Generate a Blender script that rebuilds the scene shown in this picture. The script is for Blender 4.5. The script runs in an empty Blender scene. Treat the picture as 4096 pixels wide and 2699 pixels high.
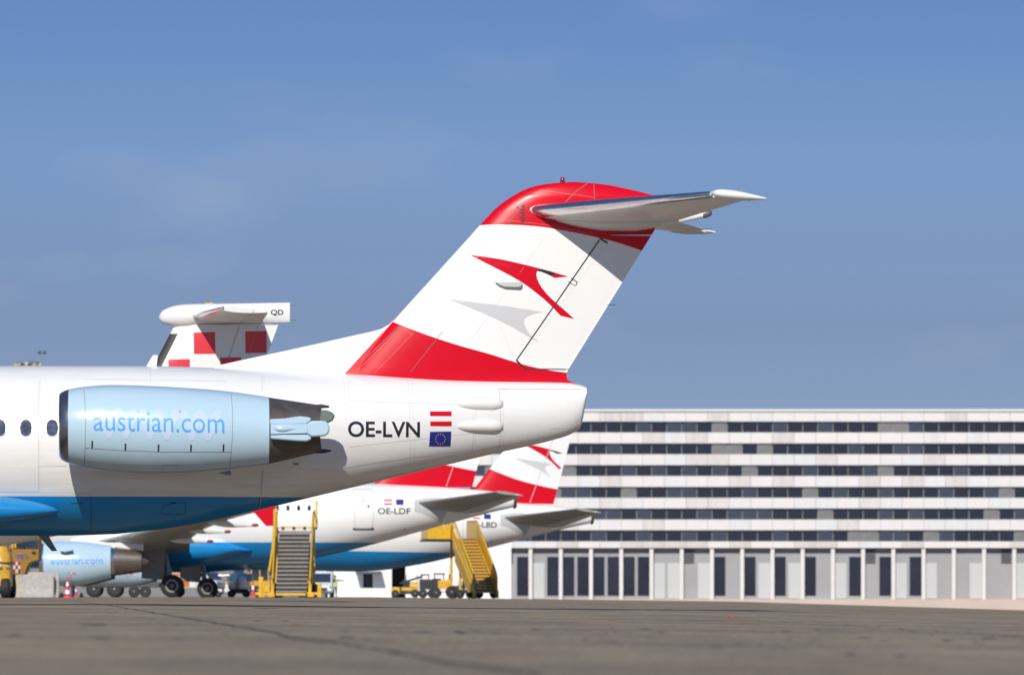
import bpy, bmesh, math, random
from mathutils import Vector, Matrix
from mathutils.bvhtree import BVHTree
R = math.radians
random.seed(7)
SC = bpy.context.scene
COL = SC.collection

# ------------------------------------------------------------------ camera, sky, sun, exposure
F = 22000.0          # focal length in photograph pixels (about 193 mm on a 36 mm sensor)
W_PX, H_PX = 4096.0, 2699.0
CX, YH = 2048.0, 2368.0   # vanishing point of the level camera
H = 0.25             # the camera sits almost on the apron
cam_d = bpy.data.cameras.new('camera'); cam = bpy.data.objects.new('camera', cam_d)
COL.objects.link(cam); SC.camera = cam
cam.location = (0, 0, H); cam.rotation_euler = (R(90), 0, 0)
cam_d.sensor_width = 36.0; cam_d.lens = F / W_PX * 36.0
cam_d.shift_y = (YH - H_PX / 2) / W_PX
cam_d.clip_start = 0.5; cam_d.clip_end = 9000
cam_d.dof.use_dof = True; cam_d.dof.focus_distance = 108.0; cam_d.dof.aperture_fstop = 3.2

LIGHT = Vector((0.17, 1.0, -0.64)).normalized()       # direction the sunlight travels
SUN_EL = math.asin(-LIGHT.z)
SUN_AZ = math.atan2(-LIGHT.x, -LIGHT.y)
world = bpy.data.worlds.new('World'); SC.world = world; world.use_nodes = True
wn, wl = world.node_tree.nodes, world.node_tree.links
wn.clear()
wo = wn.new('ShaderNodeOutputWorld'); wb = wn.new('ShaderNodeBackground')
sky = wn.new('ShaderNodeTexSky'); sky.sky_type = 'NISHITA'; sky.sun_disc = False
sky.sun_elevation = SUN_EL; sky.sun_rotation = SUN_AZ
sky.air_density = 1.0; sky.dust_density = 0.0; sky.ozone_density = 3.0; sky.altitude = 200
tc = wn.new('ShaderNodeTexCoord'); sep = wn.new('ShaderNodeSeparateXYZ'); comb = wn.new('ShaderNodeCombineXYZ')
wl.new(tc.outputs['Generated'], sep.inputs[0])
def wmath(op, a, b=None):
    n = wn.new('ShaderNodeMath'); n.operation = op
    for i, v in enumerate((a, b)):
        if v is None: continue
        if isinstance(v, (int, float)): n.inputs[i].default_value = v
        else: wl.new(v, n.inputs[i])
    return n.outputs[0]
# clear dry air: the deep blue reaches almost down to the horizon
zc = wmath('MAXIMUM', sep.outputs['Z'], 0.0)
zz = wmath('ADD', wmath('MULTIPLY', zc, 3.0), 0.22)
wl.new(sep.outputs['X'], comb.inputs[0]); wl.new(sep.outputs['Y'], comb.inputs[1]); wl.new(zz, comb.inputs[2])
nrm = wn.new('ShaderNodeVectorMath'); nrm.operation = 'NORMALIZE'
wl.new(comb.outputs[0], nrm.inputs[0]); wl.new(nrm.outputs[0], sky.inputs['Vector'])
# a few faint wisps of cloud
mp = wn.new('ShaderNodeMapping'); mp.inputs['Scale'].default_value = (14, 14, 34); mp.inputs['Rotation'].default_value = (0, R(35), 0)
wl.new(tc.outputs['Generated'], mp.inputs[0])
nz = wn.new('ShaderNodeTexNoise'); nz.inputs['Scale'].default_value = 1.0; nz.inputs['Detail'].default_value = 6
wl.new(mp.outputs[0], nz.inputs['Vector'])
cr = wn.new('ShaderNodeMapRange'); cr.inputs['From Min'].default_value = 0.56; cr.inputs['From Max'].default_value = 0.78
cr.inputs['To Min'].default_value = 0.0; cr.inputs['To Max'].default_value = 0.24
wl.new(nz.outputs['Fac'], cr.inputs[0])
tint = wn.new('ShaderNodeMix'); tint.data_type = 'RGBA'; tint.blend_type = 'MULTIPLY'; tint.inputs[0].default_value = 1.0
# grey murk of the air low over the horizon, deep blue above (same all round)
ramp = wn.new('ShaderNodeValToRGB'); rz_ = wmath('MULTIPLY', zc, 2.5); wl.new(rz_, ramp.inputs[0]); re_ = ramp.color_ramp.elements
for k_, (p_, c_) in enumerate(((0.0, (.90, .69, .60)), (.121, (.91, .73, .655)), (.20, (1.03, .97, .935)), (.2625, (.84, .92, 1.0)), (.5, (.74, .86, 1.0)))):
    e_ = re_[k_] if k_ < 2 else re_.new(p_); e_.position = p_; e_.color = (*c_, 1)
wl.new(ramp.outputs[0], tint.inputs[7])
wl.new(sky.outputs[0], tint.inputs[6])
cmix = wn.new('ShaderNodeMix'); cmix.data_type = 'RGBA'; cmix.inputs[7].default_value = (3.4, 3.5, 4.2, 1)
wl.new(cr.outputs[0], cmix.inputs[0]); wl.new(tint.outputs[2], cmix.inputs[6])
wl.new(cmix.outputs[2], wb.inputs[0]); wb.inputs[1].default_value = 0.145
wl.new(wb.outputs[0], wo.inputs[0])

sun_d = bpy.data.lights.new('sun', 'SUN'); sun = bpy.data.objects.new('sun', sun_d); COL.objects.link(sun)
sun_d.energy = 4.2; sun_d.angle = R(0.53); sun_d.color = (1.0, 0.945, 0.85)
sun.location = (-40, -150, 120)
sun.rotation_euler = LIGHT.to_track_quat('-Z', 'Y').to_euler()
SC.view_settings.view_transform = 'Standard'; SC.view_settings.look = 'None'
SC.view_settings.exposure = 0.0; SC.view_settings.gamma = 1.0; SC.view_settings.use_curve_mapping = False

# ------------------------------------------------------------------ materials
MATS = {}
def mat(name, col, rough=0.5, metal=0.0, coat=0.0, var=0.06, vscale=3.0, stretch=(1, 1, 1), dirt=None, dirt_amt=0.0,
        bump=0.0, bscale=20.0, spec=0.5):
    """painted / metal / rubber surface: base colour broken up by two noises, optional dirt colour"""
    m = bpy.data.materials.new(name); m.use_nodes = True; MATS[name] = m
    n, l = m.node_tree.nodes, m.node_tree.links
    p = n['Principled BSDF']
    p.inputs['Roughness'].default_value = rough; p.inputs['Metallic'].default_value = metal
    p.inputs['Coat Weight'].default_value = coat; p.inputs['Coat Roughness'].default_value = 0.08
    p.inputs['Specular IOR Level'].default_value = spec
    t = n.new('ShaderNodeTexCoord'); mp = n.new('ShaderNodeMapping'); mp.inputs['Scale'].default_value = stretch
    l.new(t.outputs['Object'], mp.inputs[0])
    a = n.new('ShaderNodeTexNoise'); a.inputs['Scale'].default_value = vscale; a.inputs['Detail'].default_value = 7
    l.new(mp.outputs[0], a.inputs['Vector'])
    mr = n.new('ShaderNodeMapRange'); mr.inputs['From Min'].default_value = 0.25; mr.inputs['From Max'].default_value = 0.75
    mr.inputs['To Min'].default_value = 1 - var; mr.inputs['To Max'].default_value = 1 + var
    l.new(a.outputs['Fac'], mr.inputs[0])
    mx = n.new('ShaderNodeMix'); mx.data_type = 'RGBA'; mx.blend_type = 'MULTIPLY'; mx.inputs[0].default_value = 1
    mx.inputs[6].default_value = (*col, 1); l.new(mr.outputs[0], mx.inputs[7])
    out = mx.outputs[2]
    if dirt:
        b = n.new('ShaderNodeTexNoise'); b.inputs['Scale'].default_value = vscale * 1.7; b.inputs['Detail'].default_value = 9
        b.inputs['Roughness'].default_value = 0.7
        l.new(mp.outputs[0], b.inputs['Vector'])
        r2 = n.new('ShaderNodeMapRange'); r2.inputs['From Min'].default_value = 0.48; r2.inputs['From Max'].default_value = 0.75
        r2.inputs['To Max'].default_value = dirt_amt
        l.new(b.outputs['Fac'], r2.inputs[0])
        d = n.new('ShaderNodeMix'); d.data_type = 'RGBA'; d.inputs[7].default_value = (*dirt, 1)
        l.new(r2.outputs[0], d.inputs[0]); l.new(out, d.inputs[6]); out = d.outputs[2]
    l.new(out, p.inputs['Base Color'])
    if bump:
        c = n.new('ShaderNodeTexNoise'); c.inputs['Scale'].default_value = bscale; c.inputs['Detail'].default_value = 6
        l.new(t.outputs['Object'], c.inputs['Vector'])
        bn = n.new('ShaderNodeBump'); bn.inputs['Strength'].default_value = bump; bn.inputs['Distance'].default_value = 0.02
        l.new(c.outputs['Fac'], bn.inputs['Height']); l.new(bn.outputs[0], p.inputs['Normal'])
    return m

mat('white_paint', (0.765, 0.76, 0.75), 0.30, coat=0.12, spec=.4, var=0.015, vscale=1.2, stretch=(0.5, 1, 2.5), dirt=(0.52, 0.47, 0.38), dirt_amt=0.22)
mat('white_clean', (0.80, 0.80, 0.79), 0.30, coat=0.05, spec=.25, var=0.012, vscale=1.5)
mat('white_trim', (0.74, 0.74, 0.72), 0.35, var=0.03, vscale=4)
mat('blue_belly', (0.010, 0.235, 0.56), 0.30, spec=.35, coat=0.08, var=0.05, vscale=1.4, stretch=(0.4, 1, 3), dirt=(0.03, 0.10, 0.2), dirt_amt=0.25)
mat('nacelle_blue', (0.435, 0.595, 0.705), 0.26, coat=0.35, var=0.02, vscale=1.6)
mat('nacelle_pale', (0.50, 0.615, 0.775), 0.26, coat=0.35, var=0.02, vscale=1.6)
mat('letter_blue', (0.075, 0.37, 0.80), 0.3, coat=0.2, var=0.02)
mat('red_paint', (0.60, 0.001, 0.014), 0.30, coat=0.05, spec=.25, var=0.05, vscale=1.2)
mat('red_soft', (0.70, 0.035, 0.05), 0.35, coat=0.2, var=0.05, vscale=1.2)
mat('letter_black', (0.012, 0.013, 0.016), 0.35, coat=0.2, var=0.05)
mat('arrow_grey', (0.56, 0.56, 0.57), 0.35, coat=0.2, var=0.02)
mat('arrow_dark', (0.03, 0.01, 0.02), 0.35, coat=0.2, var=0.05)
mat('flag_blue', (0.012, 0.022, 0.20), 0.35, coat=0.2, var=0.04)
mat('star_gold', (0.75, 0.45, 0.02), 0.4, var=0.03)
mat('hot_metal', (0.105, 0.09, 0.082), 0.42, metal=0.45, var=0.25, vscale=5, stretch=(0.6, 1, 1), dirt=(0.22, 0.18, 0.15), dirt_amt=0.5)
mat('nozzle_titan', (0.27, 0.235, 0.20), 0.34, metal=0.8, var=0.15, vscale=4)
mat('polished_metal', (0.62, 0.62, 0.64), 0.22, metal=1.0, var=0.10, vscale=9, stretch=(0.3, 1, 1))
mat('lip_metal', (0.30, 0.29, 0.29), 0.28, metal=0.95, var=0.12, vscale=6)
mat('seam', (0.22, 0.22, 0.22), 0.6, var=0.2)
mat('seam_soft', (0.50, 0.49, 0.47), 0.6, var=0.15)
mat('gap_black', (0.018, 0.02, 0.024), 0.6, var=0.1)
mat('boot_rubber', (0.045, 0.038, 0.034), 0.42, var=0.2, vscale=6)
mat('wing_grey', (0.30, 0.295, 0.285), 0.4, coat=0.1, var=0.06, vscale=1.0, stretch=(1, .3, 1))
mat('fairing_grey', (0.52, 0.53, 0.53), 0.4, var=0.03)
mat('window_glass', (0.030, 0.042, 0.070), 0.06, coat=0.5, var=0.35, vscale=7)
mat('cabin_glass', (0.075, 0.092, 0.135), 0.08, coat=0.4, var=0.55, vscale=9)
mat('tyre', (0.022, 0.021, 0.021), 0.75, var=0.2, vscale=8)
mat('hub', (0.30, 0.28, 0.25), 0.45, metal=0.4, var=0.2, vscale=9)
mat('strut_metal', (0.20, 0.20, 0.21), 0.4, metal=0.5, var=0.15, vscale=5)
mat('gear_door', (0.20, 0.20, 0.20), 0.45, var=0.05)
mat('dark_red', (0.30, 0.012, 0.03), 0.35, var=0.05)
mat('beacon_red', (0.16, 0.01, 0.012), 0.12, coat=0.6, var=0.1)
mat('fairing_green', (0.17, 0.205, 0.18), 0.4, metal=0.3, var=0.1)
mat('stair_yellow', (0.72, 0.42, 0.018), 0.42, coat=0.15, var=0.10, vscale=5, dirt=(0.16, 0.10, 0.04), dirt_amt=0.45)
mat('stair_amber', (0.66, 0.34, 0.02), 0.45, coat=0.1, var=0.10, vscale=5, dirt=(0.2, 0.11, 0.04), dirt_amt=0.45)
mat('stair_panel', (0.64, 0.40, 0.08), 0.5, var=0.08, vscale=3)
mat('tug_yellow', (0.66, 0.36, 0.018), 0.4, coat=0.2, var=0.12, vscale=6, dirt=(0.10, 0.06, 0.03), dirt_amt=0.7)
mat('loader_shaded_yellow', (0.31, 0.16, 0.012), 0.5, coat=0.05, var=0.12, vscale=6, dirt=(0.12, 0.07, 0.03), dirt_amt=0.5)  # loader yellow darkened: the shade on the cab is put into the colour
mat('unlit_black', (0.004, 0.004, 0.005), 1.0, var=0.1, spec=0.0)  # near-black without gloss, paints the shade inside an opening
mat('hub_dark', (0.05, 0.047, 0.045), 0.5, metal=0.3, var=0.2, vscale=9)
mat('glass_blind', (0.20, 0.20, 0.20), 0.3, var=0.3, vscale=0.3)
mat('glass_lit', (0.05, 0.06, 0.085), 0.12, coat=0.3, var=0.35, vscale=0.22)  # slightly lighter glass, mixed at random among the office panes
mat('tread_grey', (0.30, 0.275, 0.255), 0.5, metal=0.2, var=0.15, vscale=9)
mat('tread_dark', (0.06, 0.055, 0.04), 0.6, var=0.2, vscale=9)
mat('black_steel', (0.025, 0.025, 0.025), 0.5, var=0.2)
mat('dark_steel', (0.07, 0.075, 0.08), 0.5, var=0.2, vscale=6)
mat('logo_blue', (0.03, 0.05, 0.32), 0.4, var=0.05)
mat('concrete_block', (0.43, 0.41, 0.385), 0.85, var=0.14, vscale=5, dirt=(0.24, 0.22, 0.2), dirt_amt=0.6, bump=0.3, bscale=40)
mat('cone_red', (0.68, 0.018, 0.02), 0.45, var=0.08)
mat('cone_faded', (0.50, 0.06, 0.075), 0.5, var=0.08)
mat('cone_white', (0.80, 0.80, 0.79), 0.4, var=0.04)
mat('strap_yellow', (0.65, 0.42, 0.06), 0.6, var=0.05)
mat('steel_silver', (0.66, 0.66, 0.67), 0.30, metal=0.85, var=0.1, vscale=5)
mat('van_white', (0.74, 0.75, 0.76), 0.25, coat=0.5, var=0.02)
mat('orange_paint', (0.62, 0.16, 0.03), 0.4, coat=0.2, var=0.08)
mat('plaster_white', (0.80, 0.775, 0.74), 0.8, var=0.05, vscale=0.6, dirt=(0.56, 0.52, 0.46), dirt_amt=0.35, stretch=(1, 1, 0.5))
mat('plaster_grey', (0.22, 0.22, 0.225), 0.85, var=0.05, vscale=0.4)
mat('facade_pale', (0.70, 0.68, 0.66), 0.7, var=0.04, vscale=0.3)
mat('facade_worn', (0.62, 0.595, 0.57), 0.75, var=0.1, vscale=0.5, dirt=(0.42, 0.40, 0.37), dirt_amt=0.6, stretch=(1, 1, .3))
mat('facade_cool', (0.66, 0.665, 0.67), 0.65, var=0.05, vscale=0.4, dirt=(0.5, 0.48, 0.45), dirt_amt=0.4, stretch=(1, 1, .3))
mat('facade_grey', (0.33, 0.33, 0.34), 0.7, var=0.06, vscale=0.3)
mat('facade_beige', (0.55, 0.45, 0.38), 0.7, var=0.05, vscale=0.3)
mat('facade_glass', (0.018, 0.02, 0.032), 0.1, coat=0.3, var=0.35, vscale=0.22)
mat('mast_steel', (0.34, 0.35, 0.36), 0.45, metal=0.5, var=0.1)
mat('lamp_glass', (0.55, 0.50, 0.38), 0.2, var=0.1)
mat('vest_yellow', (0.42, 0.62, 0.03), 0.6, var=0.06, vscale=12)
mat('cloth_navy', (0.025, 0.035, 0.075), 0.8, var=0.1, vscale=12)
mat('skin', (0.42, 0.25, 0.18), 0.55, var=0.05)
mat('hair_dark', (0.02, 0.016, 0.013), 0.6, var=0.1)
mat('reflective', (0.72, 0.73, 0.72), 0.35, var=0.05)
mat('tar', (0.030, 0.029, 0.028), 0.7, var=0.3, vscale=14)
mat('pale_concrete', (0.46, 0.44, 0.41), 0.85, var=0.1, vscale=0.3)

m = MATS['white_paint']; n, l = m.node_tree.nodes, m.node_tree.links; p = n['Principled BSDF']
t = n.new('ShaderNodeTexCoord'); s_ = n.new('ShaderNodeSeparateXYZ'); l.new(t.outputs['Object'], s_.inputs[0])
mp_ = n.new('ShaderNodeMapping'); mp_.inputs['Scale'].default_value = (.25, 1, 4.5); mp_.inputs['Rotation'].default_value = (0, R(-14), 0); l.new(t.outputs['Object'], mp_.inputs[0])
q_ = n.new('ShaderNodeTexNoise'); q_.inputs['Scale'].default_value = 1.6; q_.inputs['Detail'].default_value = 9; q_.inputs['Roughness'].default_value = .65; l.new(mp_.outputs[0], q_.inputs['Vector'])
r_ = n.new('ShaderNodeMapRange'); r_.inputs[1].default_value = .35; r_.inputs[2].default_value = .7; r_.inputs[4].default_value = .42; l.new(q_.outputs['Fac'], r_.inputs[0])
hgt = n.new('ShaderNodeMapRange'); hgt.interpolation_type = 'SMOOTHSTEP'; hgt.inputs[1].default_value = 3.35; hgt.inputs[2].default_value = 2.5; l.new(s_.outputs['Z'], hgt.inputs[0])
f_ = n.new('ShaderNodeMath'); f_.operation = 'MULTIPLY'; l.new(r_.outputs[0], f_.inputs[0]); l.new(hgt.outputs[0], f_.inputs[1])
old = p.inputs['Base Color'].links[0].from_socket; mx = n.new('ShaderNodeMix'); mx.data_type = 'RGBA'; l.new(f_.outputs[0], mx.inputs[0]); l.new(old, mx.inputs[6]); mx.inputs[7].default_value = (.50, .43, .33, 1); l.new(mx.outputs[2], p.inputs['Base Color'])

# the apron: worn concrete with tyre marks, oil stains, lighter patches
m = bpy.data.materials.new('apron_concrete'); m.use_nodes = True; MATS['apron_concrete'] = m
n, l = m.node_tree.nodes, m.node_tree.links
p = n['Principled BSDF']; p.inputs['Roughness'].default_value = 0.95; p.inputs['Specular IOR Level'].default_value = 0.06
t = n.new('ShaderNodeTexCoord')
def gnoise(sx, sy, sc, det, lo, hi, a, b, rough=0.6):
    mp = n.new('ShaderNodeMapping'); mp.inputs['Scale'].default_value = (sx, sy, 1); l.new(t.outputs['Object'], mp.inputs[0])
    q = n.new('ShaderNodeTexNoise'); q.inputs['Scale'].default_value = sc; q.inputs['Detail'].default_value = det; q.inputs['Roughness'].default_value = rough
    l.new(mp.outputs[0], q.inputs['Vector'])
    r = n.new('ShaderNodeMapRange'); r.inputs['From Min'].default_value = lo; r.inputs['From Max'].default_value = hi
    r.inputs['To Min'].default_value = a; r.inputs['To Max'].default_value = b; l.new(q.outputs['Fac'], r.inputs[0]); return r.outputs[0]
def mul(a, b):
    q = n.new('ShaderNodeMath'); q.operation = 'MULTIPLY'; l.new(a, q.inputs[0]); l.new(b, q.inputs[1]); return q.outputs[0]
v = mul(gnoise(1, 1, 60, 3, .3, .7, .86, 1.14), gnoise(1, 1, 2.2, 8, .3, .7, .88, 1.10))
v = mul(v, gnoise(0.9, 0.16, 0.55, 4, .30, .70, .80, 1.10))
v = mul(v, gnoise(0.35, 1.3, 0.8, 5, .60, .74, 1.0, .70))
v = mul(v, gnoise(0.05, 0.22, 1.0, 4, .35, .65, .86, 1.08))
v = mul(v, gnoise(5, 0.35, 1.0, 6, .3, .7, .90, 1.09))
v = mul(v, gnoise(22, 1.6, 1.0, 5, .3, .7, .84, 1.15))
mx = n.new('ShaderNodeMix'); mx.data_type = 'RGBA'; mx.inputs[6].default_value = (0.318, 0.255, 0.182, 1); mx.inputs[7].default_value = (0.285, 0.234, 0.174, 1)
l.new(gnoise(1, .3, .5, 4, .35, .65, 0, 1), mx.inputs[0])
mm = n.new('ShaderNodeMix'); mm.data_type = 'RGBA'; mm.blend_type = 'MULTIPLY'; mm.inputs[0].default_value = 1
l.new(mx.outputs[2], mm.inputs[6]); l.new(v, mm.inputs[7]); l.new(mm.outputs[2], p.inputs['Base Color'])
bq = n.new('ShaderNodeTexNoise'); bq.inputs['Scale'].default_value = 90; bq.inputs['Detail'].default_value = 5; l.new(t.outputs['Object'], bq.inputs['Vector'])
bn = n.new('ShaderNodeBump'); bn.inputs['Strength'].default_value = 0.35; bn.inputs['Distance'].default_value = 0.01
l.new(bq.outputs['Fac'], bn.inputs['Height']); l.new(bn.outputs[0], p.inputs['Normal'])

# ------------------------------------------------------------------ mesh helpers
class MB:
    """collects shapes; build() links them as ONE mesh object"""
    def __init__(s): s.v = []; s.f = []; s.mi = []
    def add(s, vs, fs, mi=0):
        o = len(s.v); s.v += [tuple(q) for q in vs]; s.f += [[i + o for i in f] for f in fs]; s.mi += [mi] * len(fs); return s
    def box(s, c, d, rz=0, mi=0, ry=0, rx=0, taper=None):
        x, y, z = d[0] / 2, d[1] / 2, d[2] / 2
        tx, ty = taper if taper else (1, 1)
        P = [(-x, -y, -z), (x, -y, -z), (x, y, -z), (-x, y, -z), (-x * tx, -y * ty, z), (x * tx, -y * ty, z), (x * tx, y * ty, z), (-x * tx, y * ty, z)]
        M = Matrix.Rotation(rz, 3, 'Z') @ Matrix.Rotation(ry, 3, 'Y') @ Matrix.Rotation(rx, 3, 'X'); c = Vector(c)
        return s.add([M @ Vector(q) + c for q in P], [(0, 3, 2, 1), (4, 5, 6, 7), (0, 1, 5, 4), (1, 2, 6, 5), (2, 3, 7, 6), (3, 0, 4, 7)], mi)
    def b(s, x0, x1, y0, y1, z0, z1, mi=0): return s.box(((x0 + x1) / 2, (y0 + y1) / 2, (z0 + z1) / 2), (x1 - x0, y1 - y0, z1 - z0), mi=mi)
    def loft(s, rings, cap0=True, cap1=True, mi=0, closed=True):
        k = len(rings[0]); vs = [q for r in rings for q in r]; fs = []
        for i in range(len(rings) - 1):
            for j in range(k if closed else k - 1):
                a, b2 = i * k + j, i * k + (j + 1) % k
                fs.append((a, b2, b2 + k, a + k))
        if cap0: fs.append(tuple(range(k - 1, -1, -1)))
        if cap1: fs.append(tuple((len(rings) - 1) * k + j for j in range(k)))
        return s.add(vs, fs, mi)
    def tube(s, pts, r, n=10, mi=0, r1=None):
        pts = [Vector(q) for q in pts]; rings = []
        for i, q in enumerate(pts):
            d = (pts[min(i + 1, len(pts) - 1)] - pts[max(i - 1, 0)]).normalized()
            up = Vector((0, 0, 1)) if abs(d.z) < 0.9 else Vector((1, 0, 0))
            a = d.cross(up).normalized(); b2 = a.cross(d)
            rr = r if r1 is None else r + (r1 - r) * i / (len(pts) - 1)
            rings.append([q + (a * math.cos(2 * math.pi * j / n) + b2 * math.sin(2 * math.pi * j / n)) * rr for j in range(n)])
        return s.loft(rings, mi=mi)
    def lathe(s, prof, axis, c, n=32, mi=0):
        """prof: (along, radius) pairs; axis 'x','y' or 'z'"""
        c = Vector(c); rings = []
        for a, r in prof:
            ring = []
            for j in range(n):
                w = 2 * math.pi * j / n; u, v2 = r * math.cos(w), r * math.sin(w)
                ring.append(c + Vector({'x': (a, u, v2), 'y': (u, a, v2), 'z': (u, v2, a)}[axis]))
            rings.append(ring)
        return s.loft(rings, mi=mi)
    def prism(s, poly, a0, a1, axis='y', mi=0):
        """poly of 2-D points extruded along an axis: y -> (x,z); x -> (y,z); z -> (x,y)"""
        def q(p2, a): return {'y': (p2[0], a, p2[1]), 'x': (a, p2[0], p2[1]), 'z': (p2[0], p2[1], a)}[axis]
        return s.loft([[q(k, a0) for k in poly], [q(k, a1) for k in poly]], mi=mi)
    def mesh(s, name, mats):
        me = bpy.data.meshes.new(name); me.from_pydata(s.v, [], s.f); me.validate()
        bm = bmesh.new(); bm.from_mesh(me); bmesh.ops.remove_doubles(bm, verts=bm.verts, dist=1e-5)
        bmesh.ops.recalc_face_normals(bm, faces=bm.faces); bm.to_mesh(me); bm.free()
        for k in (mats if isinstance(mats, (list, tuple)) else [mats]): me.materials.append(MATS[k])
        return me
    def build(s, name, mats, parent=None, smooth=None, label=None, bevel=0):
        me = s.mesh(name, mats)
        if isinstance(mats, (list, tuple)) and len(mats) > 1 and len(me.polygons) == len(s.mi):
            for pl, k in zip(me.polygons, s.mi): pl.material_index = k
        return finish(name, me, parent, smooth, label, bevel)

def finish(name, me, parent=None, smooth=None, label=None, bevel=0):
    if smooth is not None:
        for pl in me.polygons: pl.use_smooth = True
        me.set_sharp_from_angle(angle=R(smooth))
    o = bpy.data.objects.new(name, me); COL.objects.link(o)
    if parent: o.parent = parent
    if label: o['label'] = label
    if bevel:
        bv = o.modifiers.new('bevel', 'BEVEL'); bv.width = bevel; bv.segments = 2; bv.limit_method = 'ANGLE'; bv.angle_limit = R(40)
    return o
def thing(name, label, cat, loc=(0, 0, 0), rz=0, group=None):
    o = bpy.data.objects.new(name, None); COL.objects.link(o); o.location = loc; o.rotation_euler = (0, 0, rz)
    o.empty_display_size = 0.3; return tag(o, label, cat, group)
def tag(o, label, cat, group=None):
    o['label'] = label; o['category'] = cat
    if group: o['group'] = group
    return o
def struct(o, kind='structure'): o['kind'] = kind; return o
def copy_tree(o, parent=None):
    c = o.copy(); COL.objects.link(c); c.parent = parent
    for ch in list(o.children): copy_tree(ch, c)
    return c

# ground height: flat on the left, falling away to the right and gently with distance
def gz(x, y):
    g = 0.0
    if x > -8: g -= 0.012 * (min(x, 12) + 8)
    if x > 12: g -= 0.030 * (min(x, 400) - 12)
    if y > 300: g -= 0.0012 * (min(y, 1000) - 300)
    return g
def at(px, py, D):
    """world point seen at a photograph pixel at depth D"""
    return Vector(((px - CX) / F * D, D, H + (YH - py) / F * D))
def gat(px, D):
    x = (px - CX) / F * D; return Vector((x, D, gz(x, D)))
def ground_hit(px, py):
    D = 50.0
    for _ in range(200):
        x = (px - CX) / F * D; z = gz(x, D); Dn = (H - z) * F / max(py - YH, 1.0); D += (Dn - D) * 0.5
    return Vector(((px - CX) / F * D, D))

class Frame:
    """local axes of a parked aircraft: x aft, y to its right, z up; turns photograph pixels into local points"""
    def __init__(s, x0, y0, z0, th): s.x0, s.y0, s.z0, s.th = x0, y0, z0, th; s.c, s.s = math.cos(th), math.sin(th)
    def P(s, px, py, yl=0.0):
        a = (px - CX) / F
        xl = (a * (s.y0 + yl * s.c) - s.x0 + yl * s.s) / (s.c - a * s.s)
        yw = s.y0 + xl * s.s + yl * s.c
        return (xl, H + (YH - py) / F * yw - s.z0)

def bvh(*meshes):
    vs, fs = [], []
    for me in meshes:
        o = len(vs); vs += [v.co.copy() for v in me.vertices]; fs += [[i + o for i in pl.vertices] for pl in me.polygons]
    return BVHTree.FromPolygons(vs, fs)
def decal(name, polys, tree, mats, parent, frame=None, off=0.006, cut=0.07, y0=-1.5, label=None, matidx=None, side=-1):
    """flat print laid on a curved skin: polygons (pixels if frame is given, else local x,z) are cut fine and dropped on the surface"""
    bm = bmesh.new()
    for k, poly in enumerate(polys):
        vs = []
        for q in poly:
            if frame is not None: q = frame.P(q[0], q[1], y0)
            vs.append(bm.verts.new((q[0], 0, q[1])))
        try: f = bm.faces.new(vs)
        except ValueError: continue
        f.material_index = matidx[k] if matidx else 0
    bm.normal_update(); bmesh.ops.triangulate(bm, faces=bm.faces, quad_method='BEAUTY', ngon_method='EAR_CLIP')
    project(bm, tree, cut, off, side)
    me = bpy.data.meshes.new(name); bm.to_mesh(me); bm.free()
    for k in (mats if isinstance(mats, (list, tuple)) else [mats]): me.materials.append(MATS[k])
    return finish(name, me, parent, None, label)
def project(bm, tree, cut, off, side=-1):
    if not bm.verts: return
    for ax in (0, 2):
        c = cut if ax == 2 else cut * 3
        lo = min(v.co[ax] for v in bm.verts); hi = max(v.co[ax] for v in bm.verts); k = math.ceil(lo / c) * c
        while k < hi:
            co = [0, 0, 0]; no = [0, 0, 0]; co[ax] = k; no[ax] = 1
            bmesh.ops.bisect_plane(bm, geom=bm.verts[:] + bm.edges[:] + bm.faces[:], plane_co=co, plane_no=no); k += c
    dead = []
    for v in bm.verts:
        hit, nn, _, _ = tree.ray_cast(Vector((v.co.x, 40 * side, v.co.z)), Vector((0, -side, 0)))
        if hit is None: dead.append(v)
        else:
            nn = nn if nn.y * side > 0 else -nn
            v.co = hit + nn * off
    if dead: bmesh.ops.delete(bm, geom=dead, context='VERTS')
def text_bm(s, x0, x1, z0, z1, body_ref=None, bold=0.0):
    """lettering as flat polygons filling the given box; z0..z1 spans the ink height"""
    cu = bpy.data.curves.new('t', 'FONT'); cu.body = s; cu.offset = bold; cu.resolution_u = 4
    o = bpy.data.objects.new('t', cu); COL.objects.link(o)
    dg = bpy.context.evaluated_depsgraph_get(); dg.update(); me = bpy.data.meshes.new_from_object(o.evaluated_get(dg))
    bm = bmesh.new(); bm.from_mesh(me); bpy.data.objects.remove(o); bpy.data.curves.remove(cu); bpy.data.meshes.remove(me)
    xs = [v.co.x for v in bm.verts]; ys = [v.co.y for v in bm.verts]; a, b, c, d = min(xs), max(xs), min(ys), max(ys)
    for v in bm.verts: v.co = Vector((x0 + (v.co.x - a) / (b - a) * (x1 - x0), 0, z0 + (v.co.y - c) / (d - c) * (z1 - z0)))
    bmesh.ops.triangulate(bm, faces=bm.faces); return bm
def lettering(name, s, box, tree, m, parent, frame=None, y0=-1.5, off=0.008, cut=0.06, bold=0.0, label=None, shear=0.0):
    """box in pixels (x0, y_top, x1, y_bottom) of the ink"""
    if frame is not None:
        a = frame.P(box[0], box[3], y0); b = frame.P(box[2], box[1], y0); x0, z0, x1, z1 = a[0], a[1], b[0], b[1]
    else: x0, z1, x1, z0 = box
    bm = text_bm(s, x0, x1, z0, z1, bold=bold)
    if shear:
        for v in bm.verts: v.co.z += (v.co.x - x0) * shear
    project(bm, tree, cut, off)
    me = bpy.data.meshes.new(name); bm.to_mesh(me); bm.free(); me.materials.append(MATS[m])
    return finish(name, me, parent, None, label)
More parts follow.
